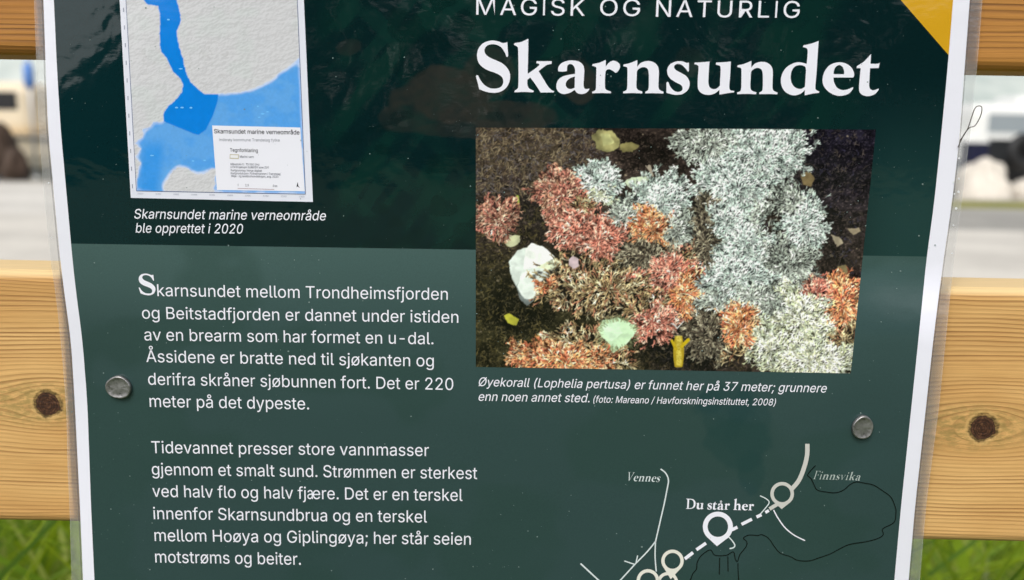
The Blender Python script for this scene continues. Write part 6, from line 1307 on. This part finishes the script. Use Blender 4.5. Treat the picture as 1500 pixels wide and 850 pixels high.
def serif_line(name, s, p0, p1, scale, mat, gap=3.0, space=20.0, shear=0.0, offset=0.0, squeeze=1.0, parent=None, lift=0.00018):
    outs = []; x = 0.0
    for ch in s:
        if ch == ' ': x += space; continue
        g, w, _ = GL[ch]
        outs += [o*np.array([squeeze, 1.0])+np.array([x, 0]) for o in g]; x += w*squeeze+gap
    V, F = fill_outlines(outs, offset)
    P = place(V, p0, p1, scale, shear)
    return mesh_np(name, at(P[:, 0], P[:, 1], lift), F, mat, parent or sign)

# the big title: each letter where it stands in the line
def title():
    outs = []
    order = [('S', 0, 0), ('k', 0, 0), ('a', 0, 0), ('r', 0, 0), ('n', 0, 0), ('s', 0, 0), ('u', 0, 0), ('n', 166.9, 1.2), ('d', 0, 0), ('e', 0, 0), ('t', 0, 0)]
    base = {'S': 135.6, 'k': 135.4, 'a': 135.6, 'r': 136.9, 'n': 136.9, 's': 137.2, 'u': 137.5, 'd': 138.2, 'e': 138.6, 't': 138.8}
    VV, FF, n = [], [], 0
    for ch, dx, dy in order:
        g, w, x0 = GL[ch]
        V, F = fill_outlines(g)
        VV.append(np.stack([V[:, 0]+x0+dx, base[ch]+dy-V[:, 1]], 1)); FF += [tuple(i+n for i in f) for f in F]; n += len(V)
    P = np.vstack(VV)
    # mesh faces must face the reader
    mesh_np('title', at(P[:, 0], P[:, 1], 0.00018), FF, white_ink, sign)
title()
serif_line('initial_letter', 'S', (204, 431.5), (228.5, 433.2), 31.5/76, white_ink)
serif_line('place_label', 'Du st\u00e5r her', (1004.5, 745.2), (1103.8, 747.6), 14.0/76*1.06, white_ink, gap=5, space=24)
serif_line('place_label', 'Vennes', (919.6, 704.4), (967.4, 706.0), 13.0/76, soft_white, gap=5, shear=0.22, offset=-1.2, squeeze=0.8)
serif_line('place_label', 'Finnsvika', (1190.7, 702.0), (1259.5, 703.8), 12.6/76, grey_ink, gap=5, shear=0.22, offset=-1.2, squeeze=0.8)

# ---- the route sketch in the lower right
z6 = lambda *p: [(820+x/5.0, 680+y/5.0) for x, y in p]
z7 = lambda *p: [(1080+x/4.472, 640+y/4.472) for x, y in p]
ribbon('road_line', z6((738, 35), (775, 65), (795, 115), (786, 180), (762, 300), (732, 430), (700, 570)), 1.9, soft_white)
ribbon('road_line', z6((700, 568), (698, 680), (706, 785)), 1.8, soft_white)
ribbon('road_line', z6((700, 566), (640, 640), (545, 738), (440, 852), (330, 960)), 1.9, soft_white)
ribbon('road_line', z6((472, 708), (545, 732)), 1.7, soft_white); ribbon('road_line', z6((570, 668), (556, 728)), 1.7, soft_white)
ribbon('road_line', z6((152, 727), (290, 855), (420, 975)), 2.2, soft_white)
ribbon('road_line', z6((1232, 528), (1262, 560), (1281, 592), (1272, 610), (1243, 618)), 1.8, soft_white)
ribbon('road_line', z7((148, 385), (188, 405), (208, 430), (180, 470), (150, 505)), 1.5, soft_white)
ribbon('road_line', z7((237, 478), (265, 530), (310, 592), (370, 642), (443, 679)), 1.7, white_ink)
ribbon('coast_line', z6((930, 930), (955, 850), (975, 800), (1000, 768), (1006, 720), (1035, 670), (1100, 628), (1138, 667), (1220, 666), (1270, 642), (1284, 690), (1300, 712), (1320, 660), (1364, 602), (1368, 566), (1345, 541), (1385, 519), (1450, 522))
       + z7((160, 640), (205, 665), (240, 715), (280, 760), (350, 785), (395, 808), (470, 812), (540, 790), (610, 765), (680, 728), (740, 703), (850, 685), (920, 665), (955, 640), (953, 602), (1025, 560), (1038, 500), (1034, 460), (1005, 395), (950, 352), (890, 315), (830, 302), (780, 295), (740, 310), (700, 345), (650, 365), (590, 362), (525, 348), (500, 310), (482, 272), (460, 250), (488, 212), (512, 188)), 1.4, black_ink)
for p in (z6((1170, 685), (1168, 808)), z6((1230, 675), (1232, 785)), z6((1304, 725), (1306, 800), (1312, 870))):
    ribbon('coast_line', p, 1.4, black_ink)
for p, w in ((z6((1255, 482), (1300, 460)), 4.6), (z6((1330, 440), (1406, 402)), 4.6), (z6((1440, 386), (1476, 369)), 4.6), (z6((1000, 626), (1070, 577)), 4.6), (z6((915, 692), (975, 646)), 4.8), (z7((183, 495), (206, 481)), 4.2)):
    ribbon('route_dash', p, w, white_ink, 0.00019)
ribbon('route_line', z7((458, 45), (456, 120), (437, 200), (402, 285), (352, 345)), 6.4, pale_ink, 0.00017)
ribbon('route_line', z7((210, 472), (262, 440)), 5.4, pale_ink, 0.00017)
def pin(cx, cy, ro, ri, tip, mat, label=None):
    # teardrop: an arc, then two straight sides to the tip; the middle is open
    d = math.hypot(tip[0]-cx, tip[1]-cy); a0 = math.atan2(tip[1]-cy, tip[0]-cx)
    b = math.acos(min(0.98, ro/d))*0.86
    arc = [(cx+ro*math.cos(a0+b+t*(2*math.pi-2*b)), cy+ro*math.sin(a0+b+t*(2*math.pi-2*b))) for t in np.linspace(0, 1, 48)]
    outer = np.array(arc+[tip]); hole = np.array([(cx+ri*math.cos(t), cy+ri*math.sin(t)) for t in np.linspace(0, 2*math.pi, 40, False)])
    V, F = fill_outlines([outer*np.array([1, -1]), hole*np.array([1, -1])])
    o = mesh_np('map_pin', at(V[:, 0], -V[:, 1], 0.00018), F, mat, sign)
    if label: o['label'] = label
q = z6((1157, 457), (1150, 600), (825, 707), (812, 842), (645, 850), (650, 985), (790, 866), (795, 1000))
pin(*q[0], 22.0, 15.0, q[1], white_ink, 'large bright white map pin')
pin(*q[2], 16.4, 11.6, q[3], cream_ink)
pin(*q[4], 16.4, 11.6, q[5], cream_ink); pin(*q[6], 15.4, 10.8, q[7], cream_ink)
q = z7((293, 372), (290, 472)); pin(*q[0], 17.3, 12.3, q[1], pale_ink, 'grey map pin at the end of the route')

# dust and tiny bubbles caught under the film
def dust():
    r = np.random.default_rng(17); lst = []
    for i in range(1500):
        x, y = 100+1270*r.random(), -5+860*r.random()
        if fbm(np.array(x/60), np.array(y/45), 5, 3) < 0.35+0.35*r.random(): continue
        s = 0.3+0.95*r.random()**5
        lst.append((x, y, s*(0.8+0.5*r.random()), s))
    discs('dust_speck', lst, print_mat('pale dust', (122, 140, 138), 0.25), 0.00022, n=7)['kind'] = 'stuff'
    lst = [(1404, 232, 1.2, 1.5), (1404, 262, 1.6, 1.6), (1396, 267, 1.2, 1.4), (1403.5, 281, 1.9, 1.9), (1397.5, 284, 1.2, 1.2), (1400, 305.5, 1.9, 1.8), (1396, 330, 1.2, 1.4), (1394, 371, 1.5, 1.2), (58, 119, 1.4, 1.6), (72, 268, 1.2, 1.2), (76, 348, 1, 1)]
    bw = print_mat('bubble white', (226, 228, 230), 0.1)
    for q in lst: discs('film_bubble', [q], bw, 0.0003, n=9)
dust()

# ------------------------------------------------------------------ nails and the bent wire
def steel_mat():
    g = NG('hammered steel'); v, x, y, z = g.coords('Object')
    n = g.noise(v, 420.0, 4.0, 0.7); n2 = g.noise(v, 150.0, 2.0, 0.5)
    col = g.ramp(n, [(0.28, L4((84, 84, 86))), (0.42, L4((150, 148, 148))), (0.75, L4((176, 174, 174)))])
    h = g.math('MULTIPLY_ADD', n2, 1.2, n)
    g.bsdf(col, g.math('MULTIPLY_ADD', n, 0.25, 0.30), 0.85, normal=g.bump(h, 0.22, 0.0004))
    return g.m
steel = steel_mat()
def nail(px, py, rx, ry, seed, label):
    c0 = at(np.array(px), np.array(py), 0.0)
    k = float(np.linalg.norm(at(np.array(px+10.0), np.array(py), 0.0)-c0))/10.0     # metres per measured pixel
    r = np.random.default_rng(seed)
    root = empty('nail', tuple(c0))
    bm = bmesh.new(); n = 40
    prof = [(0.90, 0.0001), (1.0, 0.0005), (1.0, 0.0010), (0.975, 0.0014), (0.93, 0.00165), (0.875, 0.00166), (0.80, 0.00152), (0.55, 0.00142), (0.25, 0.00144)]
    wob = [1+0.035*math.sin(2*a+seed)+0.022*math.sin(3*a+2*seed)+0.012*math.sin(5*a) for a in np.linspace(0, 2*math.pi, n, False)]
    rings = []
    for q, h in prof:
        rings.append([bm.verts.new((q*wob[i]*rx*k*math.cos(2*math.pi*i/n), -h-0.00012*r.normal()*(q < 0.95)*0.4, q*wob[i]*ry*k*math.sin(2*math.pi*i/n))) for i in range(n)])
    for a, b in zip(rings, rings[1:]):
        for i in range(n):
            bm.faces.new((a[i], a[(i+1) % n], b[(i+1) % n], b[i]))
    bm.faces.new(rings[-1]); bm.faces.new(rings[0][::-1])
    bmesh.ops.recalc_face_normals(bm, faces=bm.faces)
    me = bpy.data.meshes.new('head'); bm.to_mesh(me); bm.free()
    me.polygons.foreach_set('use_smooth', [True]*len(me.polygons)); me.materials.append(steel)
    o = bpy.data.objects.new('head', me); COL.objects.link(o); o.parent = root
    bm = bmesh.new(); add_tube(bm, [(0, -0.0006, 0), (0, 0.014, 0), (0, 0.022, 0)], [0.0016, 0.0016, 0.0002], 12)
    me = bpy.data.meshes.new('shank'); bm.to_mesh(me); bm.free(); me.materials.append(steel)
    o = bpy.data.objects.new('shank', me); COL.objects.link(o); o.parent = root
    tag(root, label, 'nail', 'nails holding the sign')
nail(175.5, 566.5, 18.2, 17.6, 2, 'round flat nail head left of the paragraph of text')
nail(1262.0, 625.0, 16.2, 17.6, 5, 'dented nail head right of the map pins, above the word Finnsvika')

def wire():
    pts = [(1401.5, 216), (1403, 211), (1405, 205), (1407, 200), (1409.5, 195), (1412, 190), (1413.8, 184), (1416, 176), (1419, 166), (1421, 160.5), (1424, 156.8), (1428, 155.8), (1431, 157), (1432, 161), (1431, 168), (1428.5, 175), (1425, 182), (1422, 185.5), (1417, 187), (1412.5, 192), (1408.5, 199), (1404.5, 206)]
    P = catmull(pts, 6)
    n = len(P); lift = 0.0008+0.0022*np.sin(np.linspace(0, math.pi, n))
    W = at(P[:, 0], P[:, 1], lift)
    bm = bmesh.new(); add_tube(bm, W, 0.00016, 8)
    o = bm_obj('wire', bm, simple_mat('dull wire', (92, 84, 78), 0.4, 0.8, nscale=300), smooth=True)
    tag(o, 'thin bent wire loop sticking out at the right edge of the sign', 'wire')
wire()
